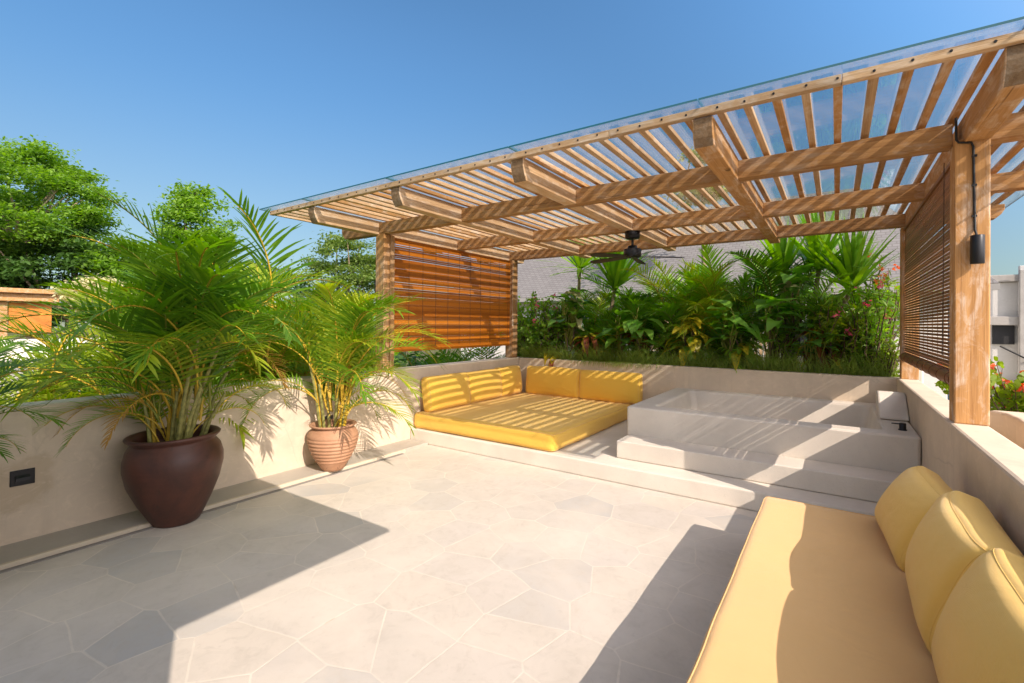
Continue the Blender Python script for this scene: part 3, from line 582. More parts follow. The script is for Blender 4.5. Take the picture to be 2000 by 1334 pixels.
# ------------------------------------------------------------------ plant generators
def frond_mesh(seed, L=1.2, th0=8, th1=80, pw=1.4, npair=34, leafL=.34, leafW=.012, bare=.22, vee=.35, droop=.5, a0=68, a1=22, rad=.009, twist=.0, seg=4):
    r = random.Random(seed); b = MB(); N = 26; pts = []; p = Vector((0, 0, 0)); tang = []; side0 = Vector((0, 1, 0))
    for i in range(N+1):
        s = i/N; th = R(th0+(th1-th0)*s**pw); t = Vector((math.sin(th), 0, math.cos(th))); pts.append(p.copy()); tang.append(t); p = p+t*(L/N)
        p.y += twist*L/N*s
    b.tube(pts, [rad*(1-.8*i/N)+.0012 for i in range(N+1)], 5, 1, False)
    for k in range(npair):
        s = bare+(1-bare)*(k+.5)/npair; fi = s*N; i = min(N-1, int(fi)); q = pts[i].lerp(pts[i+1], fi-i); t = tang[i]; nrm = Vector((0, 1, 0)).cross(t)*-1
        u = (s-bare)/(1-bare); prof = (.45+.55*math.sin(math.pi*min(1, u*1.15+.08))**.8) if u < .85 else max(.35, (.45+.55*math.sin(math.pi*min(1, u*1.15+.08))**.8))
        for sg in (-1, 1):
            if r.random() < .03: continue
            a = R(a0+(a1-a0)*u+r.uniform(-6, 6)); ll = leafL*prof*r.uniform(.78, 1.12); d = (t*math.cos(a)+side0*sg*math.sin(a)+nrm*vee*r.uniform(.6, 1.3)).normalized()
            pp = q.copy()+t*r.uniform(-.004, .004); P = []; Sd = []; Wd = []; wv = leafW*r.uniform(.8, 1.15)
            for j in range(seg+1):
                v = j/seg; P.append(pp.copy()); sd_ = d.cross(nrm if abs(d.dot(nrm)) < .95 else t); sd_.normalize(); Sd.append(sd_); Wd.append(wv*(.55, 1.0, .9, .6, .06)[j] if seg == 4 else wv*(1-v*.95))
                pp = pp+d*(ll/seg); d = (d+Vector((0, 0, -1))*droop*r.uniform(.5, 1.3)/seg*(v+.25)).normalized()
            b.strip(P, Sd, Wd, 0)
    return b
def frond_src(mb, mats):
    me_o = mb.build('frond', mats); COL.objects.unlink(me_o); return me_o
kinds = [(2, 68, 1.8), (6, 96, 1.6), (11, 120, 1.45), (20, 143, 1.25), (34, 160, 1.05)]
def frond_set(mat, rach, seed, **kw):
    return [[frond_src(frond_mesh(seed+10*i+j, th0=k_[0], th1=k_[1], pw=k_[2], twist=random.Random(seed+i*7+j).uniform(-.25, .25), **kw), [mat, rach]) for j in range(2)] for i, k_ in enumerate(kinds)]
FS = frond_set(M['palm'], M['rachis'], 100, npair=26, leafL=.41, leafW=.0098, droop=1.0, vee=.3)
FY = frond_set(M['palm_y'], M['rachis'], 200, npair=26, leafL=.38, leafW=.0094, droop=1.05, vee=.25)
FD = frond_set(M['palm_dark'], M['rachis_g'], 300, npair=27, leafL=.36, leafW=.0105, droop=.9, vee=.22)
FP = frond_set(M['palm_lush'], M['rachis_g'], 400, npair=27, leafL=.36, leafW=.0115, droop=.8, vee=.3)
FDRY = [frond_src(frond_mesh(900, th0=40, th1=160, pw=.8, npair=26, leafL=.26, leafW=.009, droop=1.2), [M['palm_dry'], M['rachis']])]
def areca(name, label, loc, n, scale, sets, seed, spread=.13, canes=9, caneh=(.15, .6), group=None, lowbias=.0, lean=(0, 0), dry=0, tilt=12, cat='palm', skirt=0, clear=False):
    r = random.Random(seed); t = thing(name, label, cat, loc, 0, group); tips = []
    for i in range(canes):
        a = r.uniform(0, 6.28); q = spread*math.sqrt(r.random()); x, y = q*math.cos(a), q*math.sin(a); hh = r.uniform(*caneh); lx, ly = x*.9*hh/.5+lean[0]*hh, y*.9*hh/.5+lean[1]*hh
        b = MB(); pts = [(x, y, -.03), (x+lx*.4, y+ly*.4, hh*.5), (x+lx, y+ly, hh)]; b.tube(pts, [.017*scale, .014*scale, .011*scale], 8); b.build('cane', M['cane'] if i % 4 else M['rachis'], t); tips.append((Vector(pts[2]), a))
    for i in range(n):
        tip, a = tips[i % canes]; u = r.random()**(1+lowbias*3); ki = 0 if u < .14 else 1 if u < .38 else 2 if u < .64 else 3 if u < .86 else 4
        az = a+r.gauss(0, .9) if ki > 0 else r.uniform(0, 6.28); st = sets[r.randrange(len(sets))]; src = st[ki][r.randrange(2)]
        if clear and abs((az+.36+math.pi) % (2*math.pi)-math.pi) < .6 and ki == 4: ki = r.randrange(1, 4); src = st[ki][r.randrange(2)]
        sc = scale*r.uniform(.8, 1.15)*(1.0, 1.05, 1.0, .9, .75)[ki]; z = tip.z*r.uniform(.25, 1.0); k_ = z/max(tip.z, .01); pos = Vector((tip.x*k_, tip.y*k_, z)) if ki < 4 else Vector((tip.x*.6, tip.y*.6, tip.z*r.uniform(.1, .5)))
        copy_of(src, t, pos, (R(r.uniform(-tilt, tilt)), R(r.uniform(-tilt*.6, tilt*.6)), az), sc)
    for i in range(skirt):
        a = r.uniform(.9, 4.65); st = sets[r.randrange(len(sets))]
        copy_of(st[3+(i % 2)][r.randrange(2)], t, (spread*.6*math.cos(a), spread*.6*math.sin(a), r.uniform(.0, .2)), (0, 0, a), scale*r.uniform(.5, .72))
    for i in range(dry):
        tip, a = tips[(i*3) % canes]; copy_of(FDRY[0], t, tip*.8, (0, 0, r.uniform(0, 6.28)), scale*r.uniform(.5, .65))
    return t
# ------------------------------------------------------------------ palms on and beside the terrace
areca('areca_palm', 'big bushy areca palm growing from the dark red-brown jar', (-4.115, 1.53, .56), 50, 1.0, [FS, FY, FD, FS], 5, .17, 12, (.3, .9), None, .03, (.1, .12), 4, 12, 'palm', 13, True)
areca('areca_palm', 'smaller lime green areca palm in the ribbed terracotta pot', (-4.16, 2.915, .43), 40, .98, [FS, FY], 18, .12, 9, (.35, .95), None, .0, (.05, .0), 1, 12, 'palm', 7, True)
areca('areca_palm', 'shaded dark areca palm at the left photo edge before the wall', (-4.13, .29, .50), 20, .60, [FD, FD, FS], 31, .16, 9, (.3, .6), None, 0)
bp2 = bpy.data.objects['clay_pot'].copy(); COL.objects.link(bp2); bp2.location = (-4.13, .29, .002); bp2.scale = (.72, .72, .9); tag(bp2, 'dark clay jar outside the left photo edge under the shaded palm', 'pot')
for i, (x, y, z, n, sc, sets, lab) in enumerate([
        (-5.55, 3.1, .15, 48, 1.35, [FY, FS], 'yellow-green areca palm outside the wall between the two pots'),
        (-5.75, 1.9, -.1, 44, 1.35, [FY, FY, FS], 'yellow areca palm outside the wall behind the big jar palm'),
        (-6.1, .75, -.45, 36, 1.25, [FY, FY], 'golden areca palm outside the wall left of the big jar palm'),
        (-6.4, 4.4, -.2, 36, 1.2, [FS, FY], 'areca palm outside the left wall beneath the orange blind'),
        (-5.45, 6.2, -.5, 30, 1.0, [FD, FS], 'dark green palm outside the far end of the orange blind')]):
    areca('areca_palm', lab, (x, y, z), n, sc, sets, 60+i, .28, 10, (.4, 1.1), 'areca palms outside the left wall', 0, (0, 0), 1)
# ------------------------------------------------------------------ planter plants
def strap_mesh(seed, n=46, L=.62, W=.022, up_=.5, droop=1.0):
    r = random.Random(seed); b = MB()
    for i in range(n):
        az = r.uniform(0, 6.28); el = R(r.uniform(-15, 88)) if r.random() < .8 else R(r.uniform(40, 88)); d = Vector((math.cos(az)*math.cos(el), math.sin(az)*math.cos(el), math.sin(el))); p = Vector((0, 0, r.uniform(-.05, .05))); ll = L*r.uniform(.7, 1.1)
        P, Sd, Wd = [], [], []
        for j in range(6):
            v = j/5; P.append(p.copy()); sd_ = d.cross(Vector((0, 0, 1)));  sd_ = sd_.normalized() if sd_.length > .05 else Vector((math.sin(az), -math.cos(az), 0)); Sd.append(sd_); Wd.append(W*(.6, 1, 1, .85, .55, .05)[j]); p = p+d*(ll/5); d = (d+Vector((0, 0, -1))*droop*.16*(v+.15)).normalized()
        b.strip(P, Sd, Wd, 0)
    return b
def strap_tree(label, loc, hh, lean, L, n, seed, W=.024, mat='strap', trunk='trunk_pale', rad=.035, group='strap leaved trees in the back planter', heads=1):
    t = thing('pandanus_tree', label, 'tree', loc, 0, group); r = random.Random(seed)
    b = MB(); top = Vector((lean[0], lean[1], hh)); pts = [Vector((0, 0, -.05)), Vector((lean[0]*.3, lean[1]*.3, hh*.45)), top]; b.tube(pts, [rad*1.15, rad, rad*.8], 9); b.build('trunk', M[trunk], t)
    for k in range(heads):
        o = strap_mesh(seed+k, n, L, W).build('crown', M[mat], t); o.location = top+(Vector((r.uniform(-.18, .18), r.uniform(-.15, .15), -.16*k)) if k else Vector((0, 0, 0)))
    return t
def leaf_src(W, L, fold=.12, curl=.35, mat='bigleaf', tip=.8, seed=0, name='leaf', pet=.3):
    """ovate blade along +X from its petiole; petiole rises from the origin"""
    b = MB(); N = 9; r = random.Random(seed); P0 = Vector((0, 0, 0)); pts = [P0, Vector((pet*.25, 0, pet*.75)), Vector((pet*.6, 0, pet))]
    b.tube(pts, [.008, .007, .005], 6, 1, False); o0 = pts[-1]; vs = []
    for i in range(N+1):
        u = i/N; wd = W*math.sin(math.pi*u**tip)**.75 if 0 < u < 1 else .004; x = L*u; z = -curl*L*u*u+.12*L*u; wv = .012*math.sin(u*9+seed)
        for k, f in ((-1, 1), (-.5, .45), (0, 0), (.5, .45), (1, 1)): vs.append((o0.x+x, k*wd/1.0, o0.z+z+abs(k)*wd*fold*2+wv*abs(k)))
    b.add(vs, [(i*5+k, i*5+k+1, (i+1)*5+k+1, (i+1)*5+k) for i in range(N) for k in range(4)], 0, True)
    o = b.build(name, [M[mat], M['rachis_g']]); COL.objects.unlink(o); return o
def leafy(name, label, cat, loc, srcs, n, hh, scale, seed, group=None, stem=True, el=(10, 60), flat=0, spreadz=1.0):
    t = thing(name, label, cat, loc, 0, group); r = random.Random(seed); ns = 3 if stem else 0; tips = [Vector((0, 0, 0))]
    if stem:
        tips = []
        for i in range(ns):
            a = r.uniform(0, 6.28); b = MB(); q = Vector((.12*math.cos(a), .1*math.sin(a), hh*r.uniform(.7, 1.0))); b.tube([(0, 0, -.05), tuple(q*.5+Vector((.03, 0, 0))), tuple(q)], [.013, .011, .008], 7); b.build('stem', M['twig'], t); tips.append(q)
    for i in range(n):
        q = tips[i % len(tips)]; k = r.uniform(.35, 1.0) if stem else 0; az = i*2.4+r.uniform(-.4, .4)
        copy_of(srcs[r.randrange(len(srcs))], t, q*k+Vector((0, 0, 0)), (R(r.uniform(-15, 15)), R(r.uniform(*el))-R(30), az), scale*r.uniform(.75, 1.15))
    return t
BL = [leaf_src(.085, .34, .1, .5, 'bigleaf', .8, 1), leaf_src(.10, .36, .12, .7, 'bigleaf', .85, 2), leaf_src(.09, .36, .08, .35, 'bigleaf_dark', .8, 3)]
BLP = BL+[leaf_src(.07, .32, .3, .9, 'bigleaf_pale', .8, 4)]
AL = [leaf_src(.13, .40, .06, .4, 'bigleaf', .6, 5, 'leaf', .45), leaf_src(.12, .42, .1, .8, 'bigleaf', .6, 6, 'leaf', .5), leaf_src(.11, .4, .1, .5, 'bigleaf_dark', .65, 7, 'leaf', .4)]
CR = [leaf_src(.045, .24, .1, .6, 'croton', .85, 8, 'leaf', .05), leaf_src(.05, .22, .12, .8, 'croton', .85, 9, 'leaf', .05), leaf_src(.042, .22, .1, .5, 'croton_g', .85, 10, 'leaf', .05)]
CRG = [CR[2], CR[2], CR[0]]
CO = [leaf_src(.038, .30, .2, .8, 'cordyline', .8, 11, 'leaf', .04), leaf_src(.04, .26, .15, 1.0, 'cordyline', .8, 12, 'leaf', .04), CR[0]]
ZS0 = .80
def shrub(name, label, cat, loc, hh, rad, nst, nleaf, leafL, leafW, mat, flower=None, nfl=0, seed=0, up_=.5, bare=.0, group=None, stemmat='twig', fsize=.03):
    r = random.Random(seed); t = thing(name, label, cat, loc, 0, group); b = MB(); lf = MB(); fl = MB(); ends = []
    for i in range(nst):
        a = r.uniform(0, 6.28); q = rad*math.sqrt(r.random()); tip = Vector((q*math.cos(a), q*math.sin(a), hh*r.uniform(.55, 1.0))); p0 = Vector((q*.25*math.cos(a), q*.25*math.sin(a), -.03))
        m1 = p0.lerp(tip, .4)+Vector((r.gauss(0, .05), r.gauss(0, .05), .05)); m2 = p0.lerp(tip, .75)+Vector((r.gauss(0, .06), r.gauss(0, .06), .03)); pts = [p0, m1, m2, tip]; b.tube(pts, [.012, .009, .006, .003], 5, 0, False); ends.append(pts)
    for i in range(nleaf):
        pts = ends[r.randrange(nst)]; s = (bare+(1-bare)*r.random())*3; k = min(2, int(s)); p = pts[k].lerp(pts[k+1], s-k)+Vector((r.gauss(0, .02), r.gauss(0, .02), r.gauss(0, .02))); d = Vector((r.gauss(0, 1), r.gauss(0, 1), r.gauss(up_, .7))).normalized()
        ll = leafL*r.uniform(.6, 1.15); sd_ = d.cross(Vector((r.gauss(0, 1), r.gauss(0, 1), r.gauss(0, 1)))).normalized(); P, Sd, Wd = [], [], []
        for j in range(4): P.append(p.copy()); Sd.append(sd_); Wd.append(leafW*(.3, 1, .8, .05)[j]); p = p+d*(ll/3); d = (d+Vector((0, 0, -.22))).normalized()
        lf.strip(P, Sd, Wd, 0)
    fsrc = None
    for i in range(nfl):
        pts = ends[r.randrange(nst)]; c = pts[3]+Vector((r.gauss(0, .05), r.gauss(0, .05), r.gauss(0, .04)))
        if fsrc is None:
            for k in range(11):
                d = Vector((r.gauss(0, 1), r.gauss(0, 1), r.gauss(.3, 1))).normalized(); sd_ = d.cross(Vector((r.gauss(0, 1), r.gauss(0, 1), 1))).normalized(); s0 = Vector((r.gauss(0, .02), r.gauss(0, .02), r.gauss(0, .02)))
                fl.strip([s0, s0+d*fsize*.6, s0+d*fsize*1.1], [sd_]*3, [fsize*.15, fsize*.5, fsize*.2], 0)
            fsrc = fl.build('flower', M[flower], t); fsrc.location = c
        else: copy_of(fsrc, t, c, (r.uniform(-.6, .6), r.uniform(-.6, .6), r.uniform(0, 6.28)), r.uniform(.7, 1.25))
    b.build('stems', M[stemmat], t); lf.build('foliage', M[mat], t)
    return t
G1 = 'plants in the back planter'
# left to right along the planter (y 6.95 to 8.2)
shrub('bougainvillea', 'sparse twiggy bougainvillea with few pink flowers beside the back left post', 'shrub', (-4.12, 7.2, ZS0), 1.25, .40, 40, 1500, .07, .02, 'shrub', 'pink', 7, 41, .4, .1)
shrub('bougainvillea', 'dark leafy shrub low against the back left post', 'shrub', (-4.2, 7.05, ZS0), .75, .32, 24, 1200, .08, .02, 'shrub', None, 0, 42)
leafy('philodendron', 'clump of broad green leaves with pale undersides behind the corner cushion', 'plant', (-3.72, 7.12, ZS0), BLP, 60, .95, .95, 43, G1, True, (-12, 30))
strap_tree('palm-like tree with a bright yellow-green leaf sheath behind the broad leaves', (-3.95, 7.9, ZS0), 1.72, (.05, 0), .9, 80, 44, .036)
b = MB(); b.tube([(0, 0, 0), (.01, 0, .35), (.015, 0, .62)], [.05, .062, .045], 10); o = b.build('leaf_sheath', M['shrub_y'], bpy.data.objects['pandanus_tree']); o.location = (-.06, -.06, .75)
strap_tree('strap leaved tree with a leaning bare trunk left of the ceiling fan', (-3.32, 7.75, ZS0), 1.32, (.16, 0), .95, 110, 45, .03)
areca('fern_palm', 'feathery dark green palm left of the fan over the daybed cushions', (-3.12, 7.55, ZS0-.05), 38, .72, [FP, FP, FD], 46, .14, 8, (.15, .5), G1, .35)
leafy('croton', 'yellow mottled croton above the seam of the back cushions', 'plant', (-3.22, 7.06, ZS0), CR+CO[:1], 40, .62, 1.15, 47, G1, True, (20, 85))
leafy('croton', 'low yellow-red croton by the corner cushion', 'plant', (-3.86, 6.98, ZS0), CR+CO[:1], 18, .25, 1.0, 48, G1, True, (0, 60))
areca('fern_palm', 'second feathery palm right below the fan motor', (-2.66, 7.6, ZS0-.05), 38, .76, [FP, FD], 49, .14, 8, (.15, .55), G1, .35)
leafy('philodendron', 'small dark leafed clump with red leaves between the fan and tub corner', 'plant', (-2.42, 7.05, ZS0), BL+CRG+CO[:2], 56, .7, .8, 50, G1, True, (-5, 40))
areca('areca_palm', 'airy tall palm right of the fan against the shingle roof', (-1.98, 7.75, ZS0-.1), 32, 1.0, [FP, FY], 51, .15, 8, (.3, .85), G1, .1)
leafy('croton', 'tall bright yellow croton above the middle of the tub', 'plant', (-1.80, 7.1, ZS0), CR, 60, .85, 1.3, 52, G1, True, (0, 60))
areca('areca_palm', 'yellow-green palm with upright fan of leaflets behind the tub', (-1.42, 7.75, ZS0-.1), 34, 1.0, [FP, FY], 53, .15, 8, (.3, .9), G1, .1)
areca('fern_palm', 'dark low palm behind the tub rim', (-1.28, 7.4, ZS0-.1), 28, .66, [FP, FD], 54, .13, 7, (.15, .5), G1, .4)
leafy('alocasia', 'elephant ear plant with large rounded leaves right of the yellow croton', 'plant', (-.78, 7.12, ZS0-.05), AL, 30, .78, .72, 55, G1, True, (-15, 22))
leafy('alocasia', 'taller elephant ear plant with grey-green leaves behind the red plant', 'plant', (-.5, 7.5, ZS0), AL+BLP[3:], 34, 1.15, .78, 56, G1, True, (-20, 22))
strap_tree('upright strap leaved tree behind the elephant ears', (-.72, 7.9, ZS0), 1.45, (.08, 0), .85, 90, 57, .03)
strap_tree('broad strap leaved tree under the back beam', (-.32, 7.75, ZS0), 1.5, (.12, .1), .9, 100, 58, .032)
strap_tree('leaning strap leaved tree reaching over the oleander', (-.25, 7.45, ZS0), 1.18, (.42, .05), .9, 100, 59, .034, 'strap', 'trunk_pale', .034, 'strap leaved trees in the back planter')
leafy('cordyline', 'reddish brown cordyline between elephant ears and oleander', 'plant', (-.12, 7.15, ZS0), CO, 44, .7, 1.15, 60, G1, True, (10, 85))
leafy('alocasia', 'low broad dark leaves at the foot of the red cordyline', 'plant', (-.2, 7.0, ZS0), BL[2:]+AL[2:], 16, .4, .7, 61, G1, True, (-10, 25))
shrub('oleander', 'leafy oleander with pink flowers beside the right bamboo blind', 'shrub', (.28, 7.2, ZS0), 1.22, .36, 40, 1500, .13, .0125, 'shrub', 'pink', 9, 62, .7)
shrub('oleander', 'tall oleander with coral flowers behind the right bamboo blind', 'shrub', (.52, 7.65, ZS0), 1.6, .3, 26, 800, .13, .012, 'shrub_y', 'coral', 8, 63, .7)
shrub('trailing_shrub', 'pale straggly shrub at the foot of the back right post', 'shrub', (.46, 7.0, ZS0), .62, .17, 22, 360, .08, .012, 'shrub_y', None, 0, 64)
for i, x in enumerate((-2.1, -1.05, -.55, -.05, .12)):
    shrub('undergrowth_shrub', ('slender leafy shrub in front of the airy tall palm', 'slender leafy shrub behind the tub between two palms', 'slender leafy shrub left of the red cordyline', 'slender leafy shrub right of the red cordyline', 'slender leafy shrub left of the oleander')[i], 'shrub', (x, 7.3+.1*(i % 2), ZS0), .75, .2, 16, 330, .11, .014, 'shrub', None, 0, 70+i)
areca('areca_palm', 'tall dense palm at the back of the bed above the fern palms', (-2.9, 8.0, ZS0-.1), 30, 1.05, [FP, FD], 90, .16, 8, (.4, 1.0), G1, .1)
areca('areca_palm', 'tall palm at the back of the bed behind the elephant ears', (-.75, 8.1, ZS0-.1), 34, 1.1, [FP, FD], 91, .16, 8, (.4, 1.1), G1, .1)
areca('fern_palm', 'low green palm between the red cordyline and the oleander', (.02, 7.6, ZS0-.1), 26, .8, [FP, FD], 92, .14, 7, (.2, .7), G1, .2)
shrub('undergrowth_shrub', 'dense dark shrub at the back of the bed behind the fan', 'shrub', (-2.2, 8.0, ZS0), .9, .5, 30, 1300, .12, .022, 'shrub', None, 0, 93)
shrub('undergrowth_shrub', 'dense dark shrub at the back of the bed behind the corner cushion', 'shrub', (-3.7, 7.9, ZS0), .8, .5, 30, 1300, .12, .022, 'shrub', None, 0, 94)
shrub('undergrowth_shrub', 'dense dark shrub at the back of the bed behind the oleander', 'shrub', (.1, 8.05, ZS0), 1.2, .5, 30, 1500, .12, .022, 'shrub', None, 0, 95)
leafy('philodendron', 'broad leaved green clump between the two crotons over the cushions', 'plant', (-2.78, 7.05, ZS0), BL+CRG, 46, .62, .85, 96, G1, True, (-10, 35))
leafy('philodendron', 'broad leaved green clump behind the far rim of the tub', 'plant', (-1.22, 7.05, ZS0), BL+AL, 36, .6, .75, 97, G1, True, (-10, 30))
leafy('croton', 'green and yellow croton just left of the elephant ears', 'plant', (-1.0, 7.02, ZS0), CR[1:]+CRG, 40, .55, 1.1, 98, G1, True, (0, 60))
shrub('oleander', 'bright green leafy shrub right of the red cordyline', 'shrub', (.02, 7.15, ZS0), 1.05, .3, 30, 1100, .13, .013, 'shrub_y', None, 0, 99, .7)
areca('areca_palm', 'bright palm at the back of the bed behind the corner cushion', (-3.7, 8.1, ZS0-.1), 28, .95, [FP, FY], 101, .16, 8, (.3, .8), G1, .1)
areca('areca_palm', 'small bright palm behind the twiggy bougainvillea', (-4.25, 7.9, ZS0-.1), 24, .8, [FP, FD], 102, .14, 7, (.2, .6), G1, .1)
areca('areca_palm', 'tall bright palm at the back of the bed right of the fan blades', (-1.75, 8.15, ZS0-.1), 28, 1.1, [FP, FY], 103, .16, 8, (.5, 1.1), G1, .1)
shrub('bougainvillea', 'dense dark bush with few pink flowers right behind the back left post', 'shrub', (-4.72, 7.3, ZS0), 1.25, .36, 34, 1900, .075, .02, 'shrub', 'pink', 6, 104, .4, .0)
shrub('undergrowth_shrub', 'low dark bush at the far left end of the planter bed', 'shrub', (-4.62, 7.1, ZS0), .75, .3, 24, 1200, .08, .02, 'shrub', None, 0, 105)
# grass fringe on the planter wall
g = MB(); r = random.Random(3)
for i in range(7500):
    x = r.uniform(XL+.03, .54); y = YB+.05+abs(r.gauss(0, .16)); dens = .5+.5*noise.noise(Vector((x*2.2, 3.1, 0)))
    if r.random() > .35+dens*.8: continue
    p = Vector((x, y, ZW-.02 if y < YB+.14 else .80)); d = Vector((r.gauss(0, .35), r.gauss(-.22, .35), 1)).normalized(); ll = r.uniform(.10, .36)*(.7+.7*dens)+(.12 if y > YB+.14 else 0); sd_ = Vector((r.gauss(0, 1), r.gauss(0, 1), 0)).normalized(); P = []
    for j in range(4): P.append(p.copy()); p = p+d*(ll/3); d = (d+Vector((0, -.18, -.32))).normalized()
    g.strip(P, [sd_]*4, [.0026, .0028, .002, .0004], 0)
for i in range(260):
    x = r.gauss(-2.75, .35); p = Vector((x, YB+.03, ZW-.005)); d = Vector((r.gauss(0, .3), -.9, .5)).normalized(); sd_ = Vector((1, 0, 0)); P = []; ll = r.uniform(.1, .24)
    for j in range(5): P.append(p.copy()); p = p+d*(ll/4); d = (d+Vector((0, .18, -.62))).normalized()
    g.strip(P, [sd_]*5, [.002, .0022, .002, .0015, .0003], 0)
o = g.build('grass', M['grass']); tag(o, 'fringe of fine grass spilling over the back planter wall', 'grass', None, 'stuff')
# ------------------------------------------------------------------ neighbours behind the planter
nh = thing('neighbour_house', 'cream house with a large grey shingle roof behind the planter', 'house', (-4.0, 16.0, -3.3)); N0 = Vector(nh.location)
def nbox(name, lo, hi, mat, bev=.02): return rel(box_obj(name, lo, hi, mat, nh, bev), nh)
nbox('wall', (-13, 15.2, -3.3), (2.2, 22, 2.55), M['plaster_house'])
rr = MB(); sl = [(-13.6, 14.3, 2.45), (2.9, 14.3, 2.45), (.6, 18.6, 5.9), (-11.2, 18.6, 5.9), (-13.6, 22.9, 2.45), (2.9, 22.9, 2.45)]
rr.add([tuple(Vector(p)-N0) for p in sl], [(0, 1, 2, 3), (1, 5, 2), (5, 4, 3, 2), (4, 0, 3)])
ro = rr.build('roof', M['shingle'], nh); 
def roofuv(o):   # lay shingle rows along the eaves
    pass
fb = MB(); fb.box((-13.6, 14.28, 2.30), (2.9, 14.36, 2.44)); o = fb.build('eaves', M['concrete'], nh); rel(o, nh)
for i, x in enumerate((-1.2,)):
    wnd = nbox('window', (x, 15.14, .1), (x+1.5, 15.2, 1.6), M['dark_void'], .005)
fc = thing('garden_fence', 'low slatted timber fence before the shingled house', 'fence', (-3, 12.6, -3.3))
b = MB()
for k_ in range(34): b.box((-1.6+k_*.1, 0, 0), (-1.54+k_*.1, .03, 5.05))
b.build('pickets', M['wood_light'], fc); b = MB(); b.box((-1.65, .031, 4.9), (1.85, .07, 4.98)); b.build('rail', M['wood_light'], fc)
gw = box_obj('garden_wall', (-6, 8.6, -3.3), (1.0, 8.75, 1.02), M['plaster_house'], None, .02); tag(gw, 'white garden wall glimpsed between the stems behind the planter', 'wall')
# right: raw concrete building
cb = thing('concrete_building', 'unfinished grey concrete building with dark window openings far right', 'building', (7, 22.5, -3.3)); 
def cbx(n_, lo, hi, m, bev=.02): return rel(box_obj(n_, lo, hi, m, cb, bev), cb)
cbx('wall', (4.0, 21.6, -3.3), (14, 29, 2.95), M['render'])
cbx('tower', (4.78, 21.4, -3.3), (13.5, 21.55, 3.45), M['render'])
cbx('roof', (3.9, 21.45, 2.955), (14.1, 29.1, 3.18), M['concrete'])
for z in (1.84, -.2): cbx('slab', (3.9, 21.3, z-.28), (14, 21.39, z), M['concrete'])
for x in (4.74, 7.6, 10.6): cbx('column', (x, 21.2, -3.3), (x+.22, 21.29, 3.3), M['concrete'])
for x in (4.2, 5.3, 8.2, 11.2):
    for z in (.95, -1.8): cbx('window', (x, 21.5 if x < 4.7 else 21.34, z), (x+(.5 if x < 4.7 else 1.4), 21.598 if x < 4.7 else 21.398, z+.62), M['dark_void'], .004)
cbl = MB(); cbl.tube([(4.3, 21.15, .9), (4.9, 21.1, .5), (5.6, 21.1, .75)], .03, 6); cbl.tube([(4.9, 21.1, .5), (4.95, 21.1, -1.5)], .03, 6); rel(cbl.build('cable', M['cable'], cb), cb)
# left: neighbour pavilion with an orange screen
pv = thing('neighbour_pavilion', 'neighbouring terrace with orange screen under a brown timber roof, far left', 'pavilion', (-23, 2, -3.3))
def pvx(n_, lo, hi, m, bev=.02): return rel(box_obj(n_, lo, hi, m, pv, bev), pv)
pvx('wall', (-22.25, -6, -3.3), (-22, 6.2, .90), M['plaster_house'])
pvx('roof', (-27, -4, 2.40), (-21.6, 4.78, 2.55), M['wood'])
pvx('beam', (-21.95, -3.8, 2.14), (-21.8, 4.6, 2.39), M['wood'])
for y in (-.6, 3.18): pvx('post', (-22.2, y, .902), (-22.02, y+.24, 2.135), M['wood_post'])
for y in (-.30, 3.45): pvx('screen', (-22.16, y, 1.12), (-22.11, y+(3.44 if y < 0 else 1.02), 2.13), M['orange_blind'], .003)
pvx('shade_block', (-21.998, -6, -3.3), (-21.4, 6.0, .22), M['concrete'])  # grey block standing in for the shade below the lit wall
# ------------------------------------------------------------------ trees
def tree(label, loc, hh, crown_c, crown_r, nclump, nleaf, mat, seed, leaf=.16, trunk='trunk', rad=.22, name='broadleaf_tree', lean=(0, 0), clr=.75, lower=0, group='trees beyond the left wall'):
    r = random.Random(seed); t = thing(name, label, 'tree', loc, 0, group); tr = MB(); cr = MB(); base = Vector((0, 0, 0)); cc = Vector(crown_c); fork = Vector((lean[0], lean[1], cc.z-crown_r[2]*.7))
    tr.tube([base, base.lerp(fork, .5)+Vector((.1, 0, 0)), fork], [rad, rad*.8, rad*.6], 9)
    cl = []
    ci = 0
    while ci < nclump:
        while True:
            u = Vector((r.uniform(-1, 1), r.uniform(-1, 1), r.uniform(-1, 1)))
            if .25 < u.length < 1: break
        if r.random() < .6: u = u.normalized()*r.uniform(.75, 1.0)
        k = 1+.32*noise.noise(u*2.1+Vector((seed, 0, 0)))
        if noise.noise(u*3.4+Vector((0, seed*2.3, 4))) < -.12: continue
        i = ci; ci += 1
        c = cc+Vector((u.x*crown_r[0]*k, u.y*crown_r[1]*k, u.z*crown_r[2]*k)); cl.append(c)
        if i % 6 == 0: tr.tube([fork, fork.lerp(c, .5)+Vector((r.gauss(0, .2), r.gauss(0, .2), -.15)), c], [rad*.4, rad*.2, .02], 5, 0, False)
        rc = clr*r.uniform(.6, 1.2)
        for k2 in range(nleaf):
            v = Vector((r.gauss(0, .5), r.gauss(0, .5), r.gauss(0, .2)))*rc; p = c+v; d = Vector((r.gauss(0, 1), r.gauss(0, 1), r.gauss(-.1, .45))).normalized(); sd_ = d.cross(Vector((r.gauss(0, .5), r.gauss(0, .5), 1))).normalized(); ll = leaf*r.uniform(.6, 1.3)
            cr.strip([p-d*ll*.5, p, p+d*ll*.5+Vector((0, 0, -ll*.15))], [sd_]*3, [ll*.08, ll*.3, ll*.05], 0)
    tr.build('trunk', M[trunk], t); cr.build('crown', M[mat], t); return t
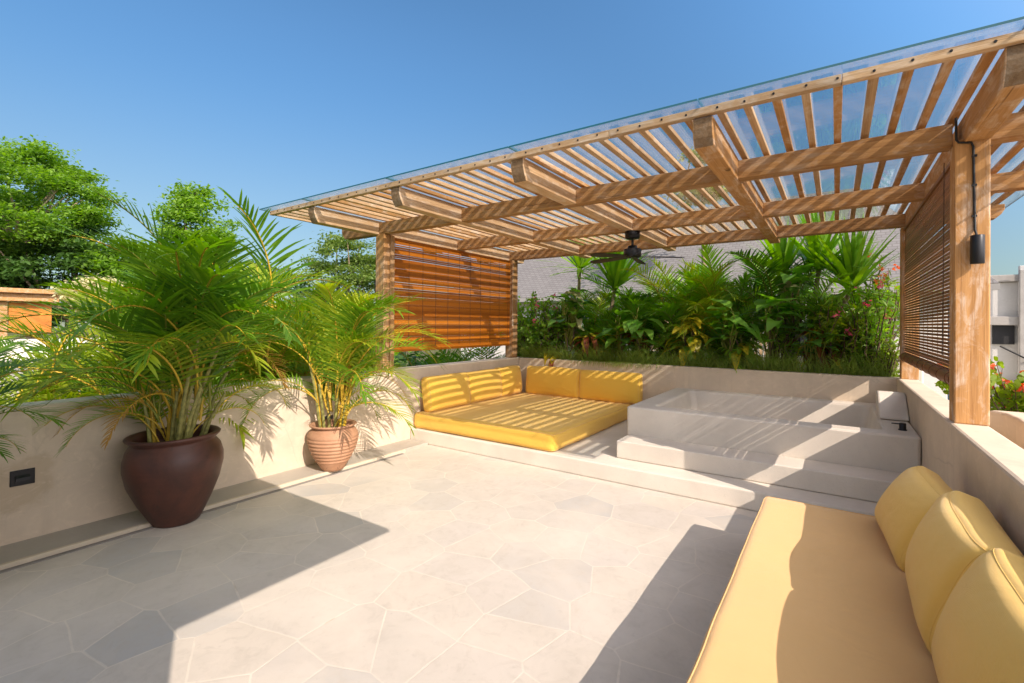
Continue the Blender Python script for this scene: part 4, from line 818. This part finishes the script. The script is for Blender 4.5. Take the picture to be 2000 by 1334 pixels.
tree('big spreading bright green tree at the far left', (-30.2, 6.0, -3.3), 12, (-.4, -1.0, 10.1), (3.2, 3.3, 2.5), 190, 230, 'tree', 1, .16, 'trunk_pale', .3, lean=(-.9, -.9), clr=.78)
tree('dark ivy clad tree below the big spreading tree', (-29.5, 6.6, -3.3), 8, (.0, -.4, 6.6), (2.2, 3.0, 2.4), 90, 130, 'tree_dark', 2, .22, 'trunk', .3, clr=.9)
tree('dark tree filling the gap left of the big tree', (-31.5, 3.6, -3.3), 8, (0, 0, 6.6), (2.0, 2.0, 2.2), 60, 130, 'tree_dark', 3, .22, 'trunk', .2, clr=.9)
tree('feathery green tree rising behind the big potted palm', (-27.9, 11.2, -3.3), 12, (0, 0, 9.6), (1.1, 1.5, 2.3), 64, 170, 'tree', 4, .2, 'trunk', .2, clr=.8)
tree('low green tree between the big tree and the potted palm', (-28.2, 8.6, -3.3), 9, (0, 0, 6.9), (1.6, 2.0, 1.9), 60, 160, 'tree', 5, .2, 'trunk', .2, clr=.85)
tree('olive green rounded tree behind the left front post', (-17.2, 12.5, -3.3), 9, (0, 0, 6.7), (1.5, 1.5, 1.75), 100, 170, 'tree_pale', 6, .12, 'trunk', .15, clr=.55)
tree('dark green tree right of the feathery tree behind palms', (-20.5, 10.6, -3.3), 9, (0, 0, 5.6), (2.3, 2.3, 1.7), 60, 140, 'tree_dark', 7, .17, 'trunk', .15, clr=.8)
tree('cream plumed tree above the neighbouring terrace', (-17.5, 4.8, -3.3), 7, (0, 0, 5.45), (.8, .9, .55), 40, 90, 'cream_bloom', 8, .12, 'trunk', .1, clr=.4)
tree('tall yellow-green tree seen through the glass roof', (-3.15, 14.2, -3.3), 9, (0, 0, 9.0), (.75, .8, .75), 30, 110, 'tree_pale', 9, .12, 'trunk', .1, clr=.4, group='trees behind the planter')
for i, (x, y, rz_) in enumerate([(-9.5, 2.2, 1.3), (-10.5, 5.5, 1.5), (-8.8, 8.6, 1.4), (-12.5, 9.5, 2.0), (-12, -.2, 1.3)]):
    tree(('round dark bush below the golden palm', 'dark bush behind the potted palms', 'dark bush beyond the orange blind', 'wide bush farther beyond the orange blind', 'low bush at the left edge under the neighbouring terrace')[i], (x, y, -3.3), 3, (0, 0, 2.6), (1.6, 1.7, rz_), 60, 60, ('tree_dark', 'tree')[i % 2], 20+i, .2, 'trunk', .08, 'garden_bush', clr=.7, group='bushes beyond the left wall')
shrub('bougainvillea', 'bougainvillea with coral and pink flowers outside the right wall', 'shrub', (1.75, 7.6, .0), 1.15, .75, 60, 1800, .10, .03, 'shrub_y', 'coral', 46, 80, .6, .2, None, 'twig', .05)
shrub('bougainvillea', 'second pink bougainvillea below the unfinished concrete building', 'shrub', (2.5, 7.9, -.1), 1.15, .6, 44, 1200, .10, .03, 'shrub', 'pink', 34, 81, .6, .2, None, 'twig', .05)
